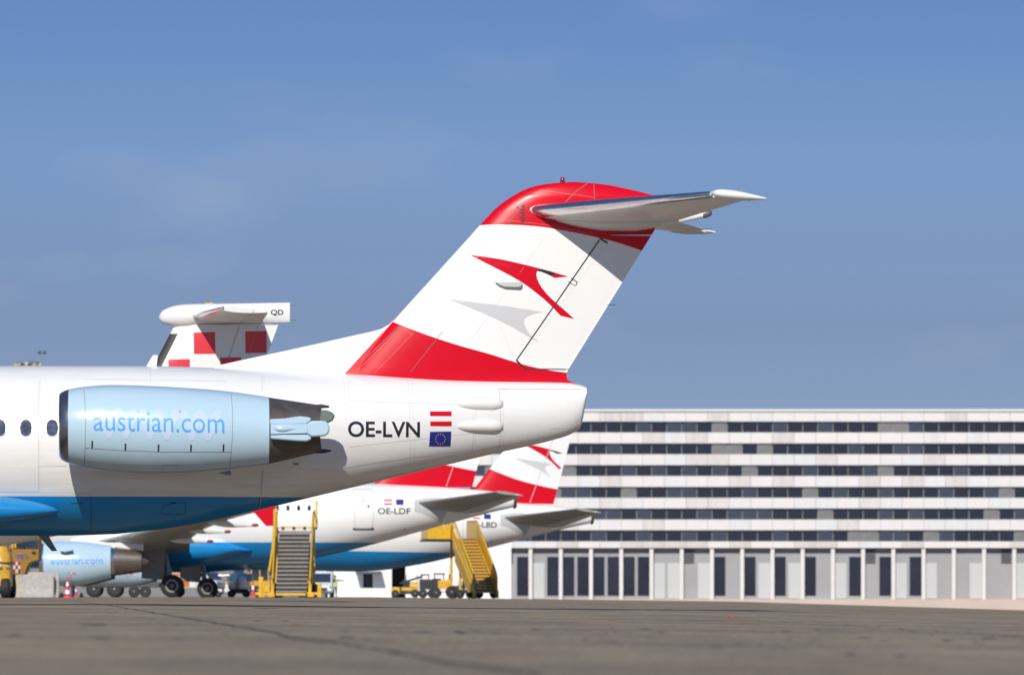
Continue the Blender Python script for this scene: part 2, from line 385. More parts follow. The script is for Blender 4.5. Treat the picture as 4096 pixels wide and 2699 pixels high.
def flat_text(name, s, x0, x1, z0, z1, y, m, parent, label=None):
    bm = text_bm(s, x0, x1, z0, z1, bold=.03)
    for v in bm.verts: v.co.y = y
    me = bpy.data.meshes.new(name); bm.to_mesh(me); bm.free(); me.materials.append(MATS[m]); return finish(name, me, parent, None, label)
def strip(pts, w):
    """thin line as quads in the x,z plane"""
    out = []
    for (x0, z0), (x1, z1) in zip(pts[:-1], pts[1:]):
        d = Vector((x1 - x0, z1 - z0)); d.normalize(); nx, nz = -d.y * w / 2, d.x * w / 2
        out.append([(x0 + nx, z0 + nz), (x1 + nx, z1 + nz), (x1 - nx, z1 - nz), (x0 - nx, z0 - nz)])
    return out
def lerp_tab(tab, x):
    if x <= tab[0][0]: return tab[0][1]
    for (a, b), (c, d) in zip(tab[:-1], tab[1:]):
        if x <= c: return b + (d - b) * (x - a) / (c - a)
    return tab[-1][1]
def ease_tab(tab, x):
    """monotone cubic through table points"""
    if x <= tab[0][0]: return tab[0][1]
    if x >= tab[-1][0]: return tab[-1][1]
    for i in range(len(tab) - 1):
        (x0, y0), (x1, y1) = tab[i], tab[i + 1]
        if x <= x1:
            def sl(k):
                if k == 0: return (tab[1][1] - tab[0][1]) / (tab[1][0] - tab[0][0])
                if k == len(tab) - 1: return (tab[-1][1] - tab[-2][1]) / (tab[-1][0] - tab[-2][0])
                a = (tab[k][1] - tab[k - 1][1]) / (tab[k][0] - tab[k - 1][0]); b = (tab[k + 1][1] - tab[k][1]) / (tab[k + 1][0] - tab[k][0])
                return 0 if a * b <= 0 else 2 * a * b / (a + b)
            h = x1 - x0; u = (x - x0) / h
            return (2*u**3 - 3*u**2 + 1) * y0 + (u**3 - 2*u**2 + u) * h * sl(i) + (-2*u**3 + 3*u**2) * y1 + (u**3 - u**2) * h * sl(i + 1)
def body_rings(top, bot, wid, xs, n=56, yc=0.0, pw=2.0):
    rings = []
    for x in xs:
        t_, b_, w_ = ease_tab(top, x), ease_tab(bot, x), ease_tab(wid, x); zc_, hz = (t_ + b_) / 2, (t_ - b_) / 2; ring = []
        for j in range(n):
            a = 2 * math.pi * j / n; cs, sn = math.cos(a), math.sin(a)
            ring.append((x, yc + w_ * math.copysign(abs(cs) ** (2 / pw), cs), zc_ + hz * math.copysign(abs(sn) ** (2 / pw), sn)))
        rings.append(ring)
    return rings
def frange(a, b, k): return [a + (b - a) * i / (k - 1) for i in range(k)]
def foil(u):
    """half thickness of an airfoil, 0..1"""
    u = min(max(u, 0), 1); return 5 * (0.2969 * math.sqrt(u) - 0.126 * u - 0.3516 * u * u + 0.2843 * u**3 - 0.1036 * u**4)
def panel(stations, u0=0.0, u1=1.0, k=14, axis='y', rel=None):
    """lifting surface between stations (le_x, te_x, y, z, thickness, drop) ; u0..u1 = chord range kept. axis 'z': stations stacked upwards"""
    rings = []
    for (le, te, y, z, th, drop) in stations:
        a, b = (u0, u1) if not callable(u0) else (u0(z), None)
        lo = u0(z) if callable(u0) else u0; hi = u1(z) if callable(u1) else u1
        us = [lo + (hi - lo) * (0.5 - 0.5 * math.cos(math.pi * i / (k - 1))) for i in range(k)]
        ring = []
        seq = [(u, 1) for u in us] + [(u, -1) for u in reversed(us)]
        for u, sg in seq:
            t_ = foil(u) * th * sg; x = le + (te - le) * u
            if u >= 0.9999: t_ = 0.004 * sg
            ring.append((x, y + t_, z) if axis == 'z' else (x, y, z - drop * u + t_))
        rings.append(ring)
    return rings
def cut_material(me, z, below, pred=None):
    """split a mesh at height z and give everything below the other paint"""
    bm = bmesh.new(); bm.from_mesh(me)
    bmesh.ops.bisect_plane(bm, geom=bm.verts[:] + bm.edges[:] + bm.faces[:], plane_co=(0, 0, z), plane_no=(0, 0, 1))
    for f in bm.faces:
        if f.calc_center_median().z < z: f.material_index = below
    bm.to_mesh(me); bm.free()
def curve_mat(name, colA, colB, pts_low, pts_high, like='white_clean'):
    """paint scheme of a fin: colB below the low line and above the high line, colA between (lines as x,z points in object space)"""
    m = MATS[like].copy(); m.name = name; MATS[name] = m
    n, l = m.node_tree.nodes, m.node_tree.links; p = n['Principled BSDF']
    t = n.new('ShaderNodeTexCoord'); s = n.new('ShaderNodeSeparateXYZ'); l.new(t.outputs['Object'], s.inputs[0])
    fac = None
    for pts, up in ((pts_low, False), (pts_high, True)):
        if not pts: continue
        xs = [q[0] for q in pts]; zs = [q[1] for q in pts]; xa, xb, za, zb = min(xs), max(xs), min(zs) - .05, max(zs) + .05
        mr = n.new('ShaderNodeMapRange'); mr.inputs[1].default_value = xa; mr.inputs[2].default_value = xb; l.new(s.outputs['X'], mr.inputs[0])
        fc = n.new('ShaderNodeFloatCurve'); l.new(mr.outputs[0], fc.inputs['Value']); cv = fc.mapping.curves[0]
        q = [((x - xa) / (xb - xa), (z - za) / (zb - za)) for x, z in pts]
        cv.points[0].location = q[0]; cv.points[1].location = q[-1]
        for k in q[1:-1]: cv.points.new(*k)
        fc.mapping.update()
        m2 = n.new('ShaderNodeMapRange'); m2.inputs[3].default_value = za; m2.inputs[4].default_value = zb; l.new(fc.outputs[0], m2.inputs[0])
        c = n.new('ShaderNodeMath'); c.operation = 'GREATER_THAN' if up else 'LESS_THAN'; l.new(s.outputs['Z'], c.inputs[0]); l.new(m2.outputs[0], c.inputs[1])
        if fac is None: fac = c.outputs[0]
        else:
            a = n.new('ShaderNodeMath'); a.operation = 'MAXIMUM'; l.new(fac, a.inputs[0]); l.new(c.outputs[0], a.inputs[1]); fac = a.outputs[0]
    old = p.inputs['Base Color'].links[0].from_socket
    mx = n.new('ShaderNodeMix'); mx.data_type = 'RGBA'; l.new(fac, mx.inputs[0]); l.new(old, mx.inputs[6]); mx.inputs[7].default_value = (*colB, 1)
    l.new(mx.outputs[2], p.inputs['Base Color']); return m
RED = (0.60, 0.001, 0.014)

# ------------------------------------------------------------------ ground
def build_ground():
    xs = sorted(set([-1500, -600, -200, -80, -40, -20, -8, 0, 6, 12, 30, 60, 100, 200, 400, 1500])); ys = [-60, 0, 10, 20, 40, 70, 100, 150, 200, 300, 420, 700, 1000, 2000, 4000]
    mb = MB(); vs = [(x, y, gz(x, y)) for y in ys for x in xs]; k = len(xs)
    fs = [(j * k + i, j * k + i + 1, (j + 1) * k + i + 1, (j + 1) * k + i) for j in range(len(ys) - 1) for i in range(k - 1)]
    g = struct(mb.add(vs, fs).build('apron', 'apron_concrete'))
    rnd = random.Random(3)
    def joint(a, b, w, seed, gaps=0.06):
        r = random.Random(seed); mbj = MB(); L = (b - a).length; d = (b - a) / L; nrm_ = Vector((-d.y, d.x)); s_ = 0.0; wob = 0
        prev = None
        while s_ < L:
            wob = wob * 0.86 + r.uniform(-1, 1) * 0.022
            ww = w * r.uniform(0.35, 1.25) * (1.6 if r.random() < 0.06 else 1); q = a + d * s_ + nrm_ * wob
            cur = [(q + nrm_ * ww / 2), (q - nrm_ * ww / 2)]
            if prev and r.random() > gaps:
                mbj.add([(k_.x, k_.y, gz(k_.x, k_.y) + 0.004) for k_ in (prev[0], prev[1], cur[1], cur[0])], [(0, 1, 2, 3)])
            prev = cur; s_ += r.uniform(0.12, 0.35) * (1 + s_ / 60)
        return mbj.build('tar_joint', 'tar', g)
    a, b = ground_hit(2150, 2705), ground_hit(280, 2402); joint(a, b, 0.046, 1, .02)
    a, b = ground_hit(4090, 2546), ground_hit(2380, 2440); joint(a, b, 0.030, 2, 0.35)
    a, b = ground_hit(5200, 2640), ground_hit(3000, 2462); joint(a, b, 0.025, 5, 0.5)
    for y_, sd in ((64, 23), (92, 24)): joint(Vector((-9, y_ - .3)), Vector((9, y_ + .6)), 0.08, sd, .6)
    # small dark scabs and oil spots lying on the slabs
    for px, py, w, dpt in ((1690, 2526, .12, .25), (1830, 2524, .05, .3), (3880, 2520, .05, .25), (990, 2424, .5, 1.2), (380, 2498, .12, .5), (3600, 2622, .05, .25), (3400, 2616, .03, .5), (2640, 2528, .05, .3), (60, 2540, .08, .3), (1060, 2432, .35, 1.0)):
        q = ground_hit(px, py); mbs = MB(); r = random.Random(px); k = 14
        vs = [(q.x + math.cos(2 * math.pi * i / k) * w * r.uniform(.45, 1.1), q.y + math.sin(2 * math.pi * i / k) * dpt * r.uniform(.45, 1.1)) for i in range(k)]
        mbs.add([(x, y, gz(x, y) + 0.004) for x, y in vs], [tuple(range(k))]).build('oil_spot', 'tar', g)
    r = random.Random(11); mbs = MB()
    for k_ in range(500):
        D_ = 36 * (1 / max(.1, r.random())) ** .7; x = r.uniform(-.1, .1) * D_ ; w = r.choice((.012, .015, .02, .03, .05)) * r.uniform(.6, 1.6); dp = w * r.uniform(1.5, 6)
        mbs.add([(x + math.cos(a_) * w * r.uniform(.5, 1.1), D_ + math.sin(a_) * dp * r.uniform(.5, 1.1)) + (0,) for a_ in frange(0, 2 * math.pi, 8)[:-1]], [tuple(range(7))])
    mbs.v = [(a_, b_, gz(a_, b_) + .0035) for a_, b_, _ in mbs.v]
    struct(mbs.build('tar_specks', 'tar', g), 'stuff')
    q = ground_hit(2922, 2469)
    chip = MB().box((q.x, q.y, gz(q.x, q.y) + 0.012), (0.05, 0.09, 0.024), rz=0.4, taper=(0.6, 0.7)).build('debris_chip', 'cone_red', None, bevel=0.004)
    tag(chip, 'tiny red chip of debris lying on the grey apron', 'debris')
    # pale service road in front of the buildings
    mb = MB(); xs = [-120, -40, -8, 0, 12, 60, 120, 200]
    vs = [(x, y, gz(x, y) + 0.004) for y in (430, 520) for x in xs]; k = len(xs)
    mb.add(vs, [(i, i + 1, i + 1 + k, i + k) for i in range(k - 1)]); struct(mb.build('service_road', 'pale_concrete'))
build_ground()

# ------------------------------------------------------------------ livery pieces shared by the fins
ARROW_RED = [(1878, 1019), (1920, 1024), (1965, 1031), (2012, 1039), (2059, 1049), (2110, 1061), (2161, 1074), (2149, 1083), (2145.5, 1095), (2148, 1112), (2156, 1131), (2169, 1152), (2188, 1175), (2207, 1194), (2237, 1220), (2270, 1248), (2299, 1274), (2244, 1261), (2207, 1223), (2173, 1192), (2135, 1162), (2112, 1145), (2090, 1130), (2040, 1101), (2005, 1083), (1972, 1066), (1940, 1050), (1908, 1033)]
ARROW_TIP = [(2161, 1074), (2200, 1084), (2238, 1095), (2273, 1105), (2219, 1110), (2188, 1094.5), (2165, 1086), (2149, 1083)]
ARROW_GREY = [(1795, 1196), (1860, 1205), (1927, 1213.5), (1985, 1220), (2040, 1227), (2110, 1237), (2173, 1246.5), (2139, 1252), (2112, 1262), (2099, 1271.5), (2096, 1285), (2099, 1300), (2107, 1317), (2118, 1333), (2127, 1341), (2156, 1369), (2120, 1347), (2059, 1311), (2012, 1288), (1965, 1265), (1918, 1245), (1870, 1226)]

def wheel(parent, x, y, z, r, w, name='wheel', hubmat='hub_dark', n=28):
    """tyre with a rounded shoulder, a rim ring and a hub cap; axle along y"""
    pr = [(-w/2, r*0.55), (-w/2, r*0.72), (-w*0.46, r*0.88), (-w*0.34, r*0.97), (-w*0.12, r), (w*0.12, r), (w*0.34, r*0.97), (w*0.46, r*0.88), (w/2, r*0.72), (w/2, r*0.55)]
    t_ = MB().lathe(pr, 'y', (x, y, z), n).build(name, 'tyre', parent, 35)
    for sg in (-1,):
        rm = MB().lathe([(sg*w*0.38, r*0.2), (sg*w*0.40, r*0.40), (sg*w*0.53, r*0.44), (sg*w*0.53, r*0.57), (sg*w*0.30, r*0.58)], 'y', (x, y, z), n).build('rim', hubmat, t_, 40)
        MB().lathe([(sg*w*0.3, r*0.22), (sg*w*0.50, r*0.20), (sg*w*0.58, r*0.12), (sg*w*0.60, 0.01)], 'y', (x, y, z), 18).build('hub_cap', 'strut_metal', t_, 40)
    return t_

# ------------------------------------------------------------------ the near regional jet
def build_jet():
    fr = Frame(0, 110, 0, R(3.5)); P = fr.P
    root = thing('regional_jet', 'large near white jet with light blue rear engine, red-topped T-tail and OE-LVN lettering', 'airplane', (0, 110, 0), R(3.5))
    def tab(pts, yl=0.0): return [(P(a, b, yl)[0], P(a, b, yl)[1]) for a, b in pts]
    top = tab([(-600, 1463), (0, 1463), (600, 1464), (900, 1473), (1200, 1486), (1500, 1500), (1830, 1518), (2100, 1526), (2270, 1531), (2320, 1538), (2343, 1547)])
    bot = tab([(-600, 2142), (0, 2142), (200, 2142), (400, 2138), (600, 2122), (800, 2091), (1000, 2047), (1250, 1987), (1500, 1927), (1750, 1867), (2000, 1808), (2190, 1765), (2280, 1737), (2322, 1712), (2343, 1600)])
    wid = tab([(-600, 0), (600, 0), (800, 0), (1000, 0), (1300, 0), (1600, 0), (1900, 0), (2150, 0), (2320, 0), (2343, 0)])
    wid = [(q[0], w) for q, w in zip(wid, (1.65, 1.65, 1.62, 1.53, 1.27, 1.00, .72, .5, .36, .30))]
    zt, zb = top[0][1], bot[0][1]; zm = (zt + zb) / 2; xn = -34.5
    top = [(xn, zm - .35), (xn + .35, zm + .1), (xn + 1.6, zm + .75), (xn + 3.4, zm + 1.5), (xn + 5.5, zt)] + top
    bot = [(xn, zm - .45), (xn + .35, zm - .85), (xn + 1.6, zm - 1.35), (xn + 3.4, zb + .05), (xn + 5.5, zb)] + bot
    wid = [(xn, .05), (xn + .35, .55), (xn + 1.6, 1.12), (xn + 3.4, 1.5), (xn + 5.5, 1.65)] + wid
    xe = top[-1][0]
    xs = frange(xn, xn + 5.5, 12) + frange(xn + 7, -7, 24) + frange(-6.6, xe - .12, 44) + [xe - .06, xe]
    me = MB().loft(body_rings(top, bot, wid, xs, 64)).mesh('fuselage', ['white_paint', 'blue_belly'])
    cut_material(me, P(500, 1984, -1.5)[1], 1)
    fus = finish('fuselage', me, root, 40)
    tree = bvh(me)
    # cabin windows: rounded frame with recessed dark glass
    for i, px in enumerate((-210, -105, 0, 104, 209)):
        def oval(rx, rz): return [(px + rx * math.copysign(abs(math.cos(a)) ** .93, math.cos(a)), 1711 + rz * math.copysign(abs(math.sin(a)) ** .93, math.sin(a))) for a in frange(0, 2 * math.pi, 29)[:-1]]
        w_ = decal('window', [oval(29.5, 38)], tree, 'polished_metal', fus, fr, off=0.004, cut=.04)
        decal('glass', [oval(24.5, 33)], tree, 'cabin_glass', w_, fr, off=0.008, cut=.04)
    # skin joints, door outline, service panels
    L = []
    def seam(pts, w=1.6): L.append(strip(pts, w))
    def lay(name, tr, mt, par, **kw):
        for polys in L: decal(name, polys, tr, mt, par, fr, **kw)
        L.clear()
    seam([(154, 1512), (154, 1965), (0, 1966)]); seam([(154, 1864), (265, 1864)]); seam([(1048, 1500), (1052, 1560)]); seam([(330, 1512), (905, 1520)], 1.0); seam([(600, 1470), (603, 1540)], 1.0); seam([(1380, 1500), (1388, 1680)], 1.0); seam([(1640, 1512), (1648, 1840)], 1.1); seam([(1400, 1600), (1900, 1612)], .9); seam([(1053, 1880), (1048, 1975), (1040, 2030)], 2.2)
    seam([(1900, 1660), (1902, 1768), (1897, 1832)], 2); seam([(2008, 1545), (2012, 1600), (2012, 1806)], 2.4); seam([(2008, 1547), (2344, 1547)], 2.6)
    seam([(1380, 1868), (1640, 1828), (1895, 1790)], 1.5); seam([(1400, 1785), (1600, 1762), (1890, 1728)], 1.2)
    seam([(1917, 1608), (2012, 1608)]); seam([(1917, 1620), (2012, 1620)]); seam([(1917, 1608), (1917, 1620)]); seam([(1917, 1698), (2012, 1698)]); seam([(1917, 1709), (2012, 1709)]); seam([(1917, 1698), (1917, 1709)])
    seam([(2326, 1708), (2300, 1728), (2260, 1742)], 1.2); seam([(2218, 1760), (2218, 1708), (2260, 1704)], .9)
    lay('skin_joint', tree, 'seam_soft', fus, off=0.004, cut=.08)
    seam([(284, 2011), (330, 2011)], 2); seam([(645, 2050), (652, 2020), (690, 2012), (740, 2008), (743, 2050), (700, 2056), (648, 2054)], 1.6); seam([(364, 1990), (362, 2135)], 1.6); seam([(1042, 1985), (1036, 2030)], 2)
    lay('belly_joint', tree, 'gap_black', fus, off=0.004, cut=.08)
    decal('vent', [[(684, 2008), (702, 2006), (702, 2010), (684, 2012)]], tree, 'gap_black', fus, fr, off=.006)
    decal('drain_port', [[(1173, 1850), (1197, 1850), (1197, 1857), (1173, 1857)]], tree, 'seam', fus, fr, off=.006)
    decal('leak_stain', [[(1049, 1880), (1054, 1880), (1052, 1925), (1047, 1955), (1044, 1955)]], tree, 'seam_soft', fus, fr, off=.003)
    # registration, flag, EU flag
    lettering('registration_lettering', 'OE-LVN', (1391, 1685, 1681, 1747), tree, 'letter_black', fus, fr, y0=-1.1, bold=0.018, label='black OE-LVN registration')
    decal('flag_stripe', [[(1720, 1645), (1807, 1644), (1807, 1663), (1720, 1663)]], tree, 'red_paint', fus, fr, off=.008, y0=-.9)
    decal('flag_stripe', [[(1721, 1685), (1807, 1684), (1807, 1703), (1721, 1703)]], tree, 'red_paint', fus, fr, off=.008, y0=-.9)
    eu = decal('union_flag', [[(1720, 1726), (1806, 1724), (1804, 1782), (1717, 1783)]], tree, 'flag_blue', fus, fr, off=.008, y0=-.9, label='dark blue flag with a ring of gold stars')
    stars = []
    for k in range(12):
        a = 2 * math.pi * k / 12; cx, cy = 1762 + 19.5 * math.sin(a), 1754 - 19.5 * math.cos(a)
        stars.append([(cx + (3.0 if i % 2 == 0 else 1.3) * math.sin(math.pi * i / 5), cy - (3.0 if i % 2 == 0 else 1.3) * math.cos(math.pi * i / 5)) for i in range(10)])
    struct(decal('star_ring', stars, tree, 'star_gold', eu, fr, off=.011, y0=-.9), 'stuff')
    # speed-brake hinge blisters on the tail cone
    for y0p, y1p in ((1588, 1645), (1675, 1731)):
        x0, x1 = P(1810, 1600, -.75)[0], P(2012, 1600, -.6)[0]; za, zb_ = P(1900, y1p, -.7)[1], P(1900, y0p, -.7)[1]; zc_ = (za + zb_) / 2; rings = []
        for i in range(17):
            u = i / 16; x = x0 + (x1 - x0) * u; s_ = math.sqrt(max(0, 1 - (1 - min(u / .55, 1)) ** 2)) * (1 if u < .8 else 1 - .35 * ((u - .8) / .2) ** 2)
            h_ = tree.ray_cast(Vector((x, -20, zc_)), Vector((0, 1, 0)))[0]; yb = h_.y if h_ else -.6
            rings.append([(x, yb + .12 - (.20 * s_ + .02) * math.cos(a), zc_ + ((zb_ - za) / 2 * s_ + .01) * math.sin(a)) for a in frange(0, 2 * math.pi, 25)[:-1]])
        MB().loft(rings).build('hinge_blister', 'white_paint', root, 60)
    # belly fairing of the wing, both sides
    for sg in (-1, 1):
        yl = -1.55; tp = tab([(-900, 1930), (0, 1984), (110, 1998), (180, 2014), (222, 2030), (238, 2042)], yl); bt = tab([(-900, 2120), (0, 2094), (110, 2080), (180, 2066), (222, 2054), (238, 2044)], yl)
        wd = [(q[0], w) for q, w in zip(tp, (.75, .5, .44, .36, .22, .02))]
        me = MB().loft(body_rings(tp, bt, wd, frange(tp[0][0], tp[-1][0] - .5, 14) + frange(tp[-1][0] - .42, tp[-1][0], 9), 32, yc=1.42 * sg)).mesh('wing_fairing', ['blue_belly'])
        finish('wing_fairing', me, root, 50)
    # wing, gear and nose gear stand left of the photograph
    for sg in (-1, 1):
        st = [(-17.6, -12.6, 1.0 * sg, 1.75, .75, .1), (-15.6, -12.3, 6 * sg, 2.1, .45, .05), (-13.2, -11.8, 14 * sg, 2.65, .2, 0)]
        MB().loft(panel(st)).build('wing', 'wing_grey', root, 40)
        MB().tube([(-13.4, 2.5 * sg, 1.7), (-13.4, 2.5 * sg, .45)], .1).build('main_gear_leg', 'strut_metal', root, 40)
        for dy in (-.3, .3): wheel(root, -13.4, 2.5 * sg + dy, .5, .5, .32)
    MB().tube([(-30.4, 0, 1.7), (-30.4, 0, .35)], .07).build('nose_gear_leg', 'strut_metal', root, 40)
    for dy in (-.2, .2): wheel(root, -30.4, dy, .3, .3, .2)
    # dorsal fin
    rings = []
    dt = tab([(860, 1464), (1000, 1433), (1200, 1390), (1400, 1344), (1490, 1324), (1525, 1314), (1550, 1301), (1570, 1284), (1590, 1262)])
    for x in frange(dt[0][0], dt[-1][0] - .02, 26):
        zt_ = ease_tab(dt, x); zb_ = ease_tab(top, x) - .12; hw = .035 + .10 * min(1, (x - dt[0][0]) / 3)
        rings.append([(x, -hw * 1.5, zb_), (x, -hw, zb_ + .3 * (zt_ - zb_)), (x, -hw * .62, zb_ + .8 * (zt_ - zb_)), (x, -hw * .3, zt_ - .015), (x, 0, zt_), (x, hw * .3, zt_ - .015), (x, hw * .62, zb_ + .8 * (zt_ - zb_)), (x, hw, zb_ + .3 * (zt_ - zb_)), (x, hw * 1.5, zb_)])
    curve_mat('dorsal_scheme', None, RED, [P(a_, b_, -.1) for a_, b_ in ((1300, 1580), (1380, 1493), (1475, 1389), (1570, 1286), (1600, 1253))], None)
    MB().loft(rings).build('dorsal_fin', 'dorsal_scheme', root, 50)
    # fin and rudder
    LE = [(728.5, 2290), (732, 2220), (740, 2160), (750, 2120), (765, 2085), (785, 2050), (810, 2012), (840, 1976), (870, 1948), (900, 1920), (1285, 1570), (1492, 1380), (1560, 1318)]
    TE = [(728.5, 2310), (733, 2380), (740, 2440), (752, 2500), (765, 2560), (775, 2600), (785, 2638), (880, 2628), (920, 2617), (1480, 2270), (1500, 2266), (1515, 2270), (1527, 2288), (1535, 2315), (1560, 2330)]
    TH = [(728.5, .03), (733, .07), (740, .10), (752, .13), (765, .15), (785, .175), (900, .20), (1285, .235), (1492, .25), (1560, .25)]
    HG = [(937, 2446), (960, 2399), (1440, 2066), (1475, 2104)]
    def fstat(py):
        yl = 0.0; a = P(lerp_tab(LE, py), py, yl); b = P(lerp_tab(TE, py), py, yl)
        return (a[0], b[0], 0.0, a[1], lerp_tab(TH, py) * 2, 0)
    def uh(py): return (lerp_tab(HG, py) - lerp_tab(LE, py)) / (lerp_tab(TE, py) - lerp_tab(LE, py))
    def urange(pys, gap=0.0):
        tabz = sorted((fstat(py)[3], uh(py) + gap) for py in pys); return lambda z: lerp_tab(tabz, z)
    hi = [937, 920, 900, 885, 870, 855, 840, 825, 810, 797, 785, 780, 775, 770, 765, 758, 752, 746, 740, 736, 733, 730.5, 728.5]
    md = [1475, 1440, 1400, 1285, 1150, 1050, 960, 937]; lo = [1560, 1535, 1527, 1515, 1500, 1490, 1480, 1475]
    xz = lambda pts: [P(a, b, -.2) for a, b in pts]
    curve_mat('fin_scheme', None, RED, xz([(1300, 1165), (1570, 1285), (1700, 1337), (1830, 1380), (1960, 1416), (2060, 1447), (2150, 1470), (2267, 1488), (2400, 1496)]), xz([(1850, 901), (1920, 899), (2000, 898), (2150, 906), (2250, 921), (2400, 951), (2480, 971), (2570, 1000), (2700, 1040)]))
    mb = MB(); mb.loft(panel([fstat(q) for q in hi], 0, 1, 18, 'z')); mb.loft(panel([fstat(q) for q in md], 0, urange(md), 18, 'z')); mb.loft(panel([fstat(q) for q in lo], 0, 1, 18, 'z'))
    fme = mb.mesh('fin', 'fin_scheme'); fin = finish('fin', fme, root, 45)
    rud = [1472, 1440, 1400, 1285, 1150, 1050, 960, 940]
    rme = MB().loft(panel([fstat(q) for q in rud], urange(md, .0), 1, 14, 'z')).mesh('rudder', 'fin_scheme'); rudder = finish('rudder', rme, root, 45)
    full = MB().loft(panel([fstat(q) for q in lo[:-1] + md[:-1] + hi], 0, 1, 40, 'z')).mesh('skin_template', 'fin_scheme'); ft = bvh(full); bpy.data.meshes.remove(full)
    for nm, poly, mt, par in (('arrow_emblem', ARROW_RED, 'red_paint', fin), ('arrow_shade', ARROW_TIP, 'arrow_dark', fin), ('arrow_watermark', ARROW_GREY, 'arrow_grey', fin)):
        decal(nm, [poly], ft, mt, par, fr, off=.006, y0=-.22, cut=.15)
    decal('arrow_tip', [[(2228, 1093), (2272, 1105), (2219, 1109), (2205, 1101)]], ft, 'red_paint', fin, fr, off=.009, y0=-.22)
    seam([(2399, 958), (2250, 1174), (2066, 1440)], 4.5); seam([(2066, 1440), (2104, 1475)], 6); seam([(2104, 1475), (2265, 1476)], 2); seam([(2400, 952), (2432, 971)], 6); seam([(2450, 934), (2605, 936)], 2.4)
    seam([(2285, 1111), (2310, 1127), (2304, 1140)], 3); seam([(2273, 1126), (2302, 1142)], 2)
    lay('hinge_gap', ft, 'gap_black', fin, off=.010, y0=-.2, cut=.2)
    seam([(2352, 733), (2330, 748), (2300, 770), (2270, 800), (2262, 810)], 2); seam([(2377, 735), (2379, 797)], 1.5); seam([(2025, 905), (2100, 812)], 1.2); seam([(1640, 1490), (1770, 1325)], 1.2); seam([(1395, 1494), (1605, 1300)], 1.6)
    lay('panel_edge', ft, 'seam', fin, off=.007, y0=-.18)
    for k in range(9): L.append([(2086 + (k % 3) * 2 - k // 3 * 2, 822 + k * 8), (2098, 820 + k * 8), (2098, 824 + k * 8), (2086 + (k % 3) * 2 - k // 3 * 2, 826 + k * 8)])
    for px, y0_, y1_ in ((2079, 838, 841), (2066, 830, 833), (2078, 852, 854), (2076, 866, 869), (2080, 880, 883)): L.append([(px, y0_), (px + 9, y0_), (px + 9, y1_), (px, y1_)])
    struct(decal('trim_marks', L, ft, 'gap_black', fin, fr, off=.008, y0=-.15), 'stuff')
    def rivets(pts, step, tr, par, y0):
        polys = []
        for (xa_, ya_), (xb_, yb_) in zip(pts[:-1], pts[1:]):
            L_ = math.hypot(xb_ - xa_, yb_ - ya_); k_ = int(L_ / step)
            for i in range(k_):
                cx_, cy_ = xa_ + (xb_ - xa_) * i / k_, ya_ + (yb_ - ya_) * i / k_
                polys.append([(cx_ + 1.3 * math.cos(a_), cy_ + 1.3 * math.sin(a_)) for a_ in frange(0, 2 * math.pi, 7)[:-1]])
        struct(decal('rivet_row', polys, tr, 'seam_soft', par, fr, off=.005, y0=y0, cut=50), 'stuff')
    for pts in ([(1425, 1485), (1610, 1305)], [(1500, 1490), (1660, 1325)], [(1600, 1300), (1650, 1340)], [(2008, 885), (2096, 815)], [(2000, 1300), (2060, 1440)], [(1700, 1330), (1990, 960)], [(1870, 1380), (2180, 950)], [(2095, 1420), (2420, 985)], [(2160, 760), (2380, 790)], [(2020, 880), (2190, 900), (2380, 938)]): rivets(pts, 7, ft, fin, -.2)
    for pts in ([(1056, 1500), (1060, 1565)], [(1044, 1890), (1040, 1975)], [(1396, 1500), (1400, 1680)], [(1655, 1515), (1660, 1838)], [(1908, 1550), (1908, 1825)], [(2020, 1560), (2020, 1800)], [(2020, 1556), (2335, 1556)], [(160, 1515), (160, 1960)], [(1420, 1860), (1890, 1782)]): rivets(pts, 7, tree, fus, -1.2)
    # intake scoop on the fin side
    xa, xb = P(1980, 1136, -.25)[0], P(2088, 1136, -.25)[0]; z1, z0 = P(2030, 1128, -.25)[1], P(2030, 1149, -.25)[1]; yb = ft.ray_cast(Vector(((xa + xb) / 2, -9, z1)), Vector((0, 1, 0)))[0].y
    mb = MB(); prof = [(0, 0), (.15, .55), (.35, .95), (.6, 1), (.9, 1), (.98, .8), (1, .45), (1, 0)]
    mb.prism([(xa + (xb - xa) * u, z1 - (z1 - z0) * v_) for u, v_ in prof], yb - .085, yb + .05); mb.build('air_scoop', 'fairing_grey', fin, 30, bevel=.012)
    # beacon
    bx, bz = P(2250, 731); MB().lathe([(-.04, .055), (.01, .055), (.02, .045), (.09, .043), (.105, .03), (.11, .005)], 'z', (bx, 0, bz), 18).build('beacon', 'beacon_red', fin, 40)
    # horizontal stabiliser
    le0, le1 = P(2121, 836, -.2), P(2838, 771, -4.75)
    zr = (le0[1] + le1[1]) / 2 - .02; slope = (le1[0] - le0[0]) / 4.55
    for sg in (-1, 1):
        st = []
        for y in (0.0, .25, 1.2, 2.4, 3.6, 4.75):
            le = le0[0] + slope * (y - .2); ch = 3.05 - (3.05 - .85) * y / 4.75; st.append((le, le + ch, y * sg, zr, .36 - .20 * y / 4.75, .20 * ch / 3))
        sme = MB().loft(panel(st, 0.0, .72, 16)).mesh('stabilizer', 'white_clean'); so = finish('stabilizer', sme, root, 40)
        eo = MB().loft(panel(st, .73, 1.0, 8)).build('elevator', 'white_trim', root, 40)
        s2 = [(a - .006, b, y, z, th * 1.05, d) for a, b, y, z, th, d in st[1:]]
        MB().loft(panel(s2, 0, .085, 12)).build('leading_edge', 'polished_metal', so, 60)
        y = 4.95; le = le0[0] + slope * (y - .2); rings = []
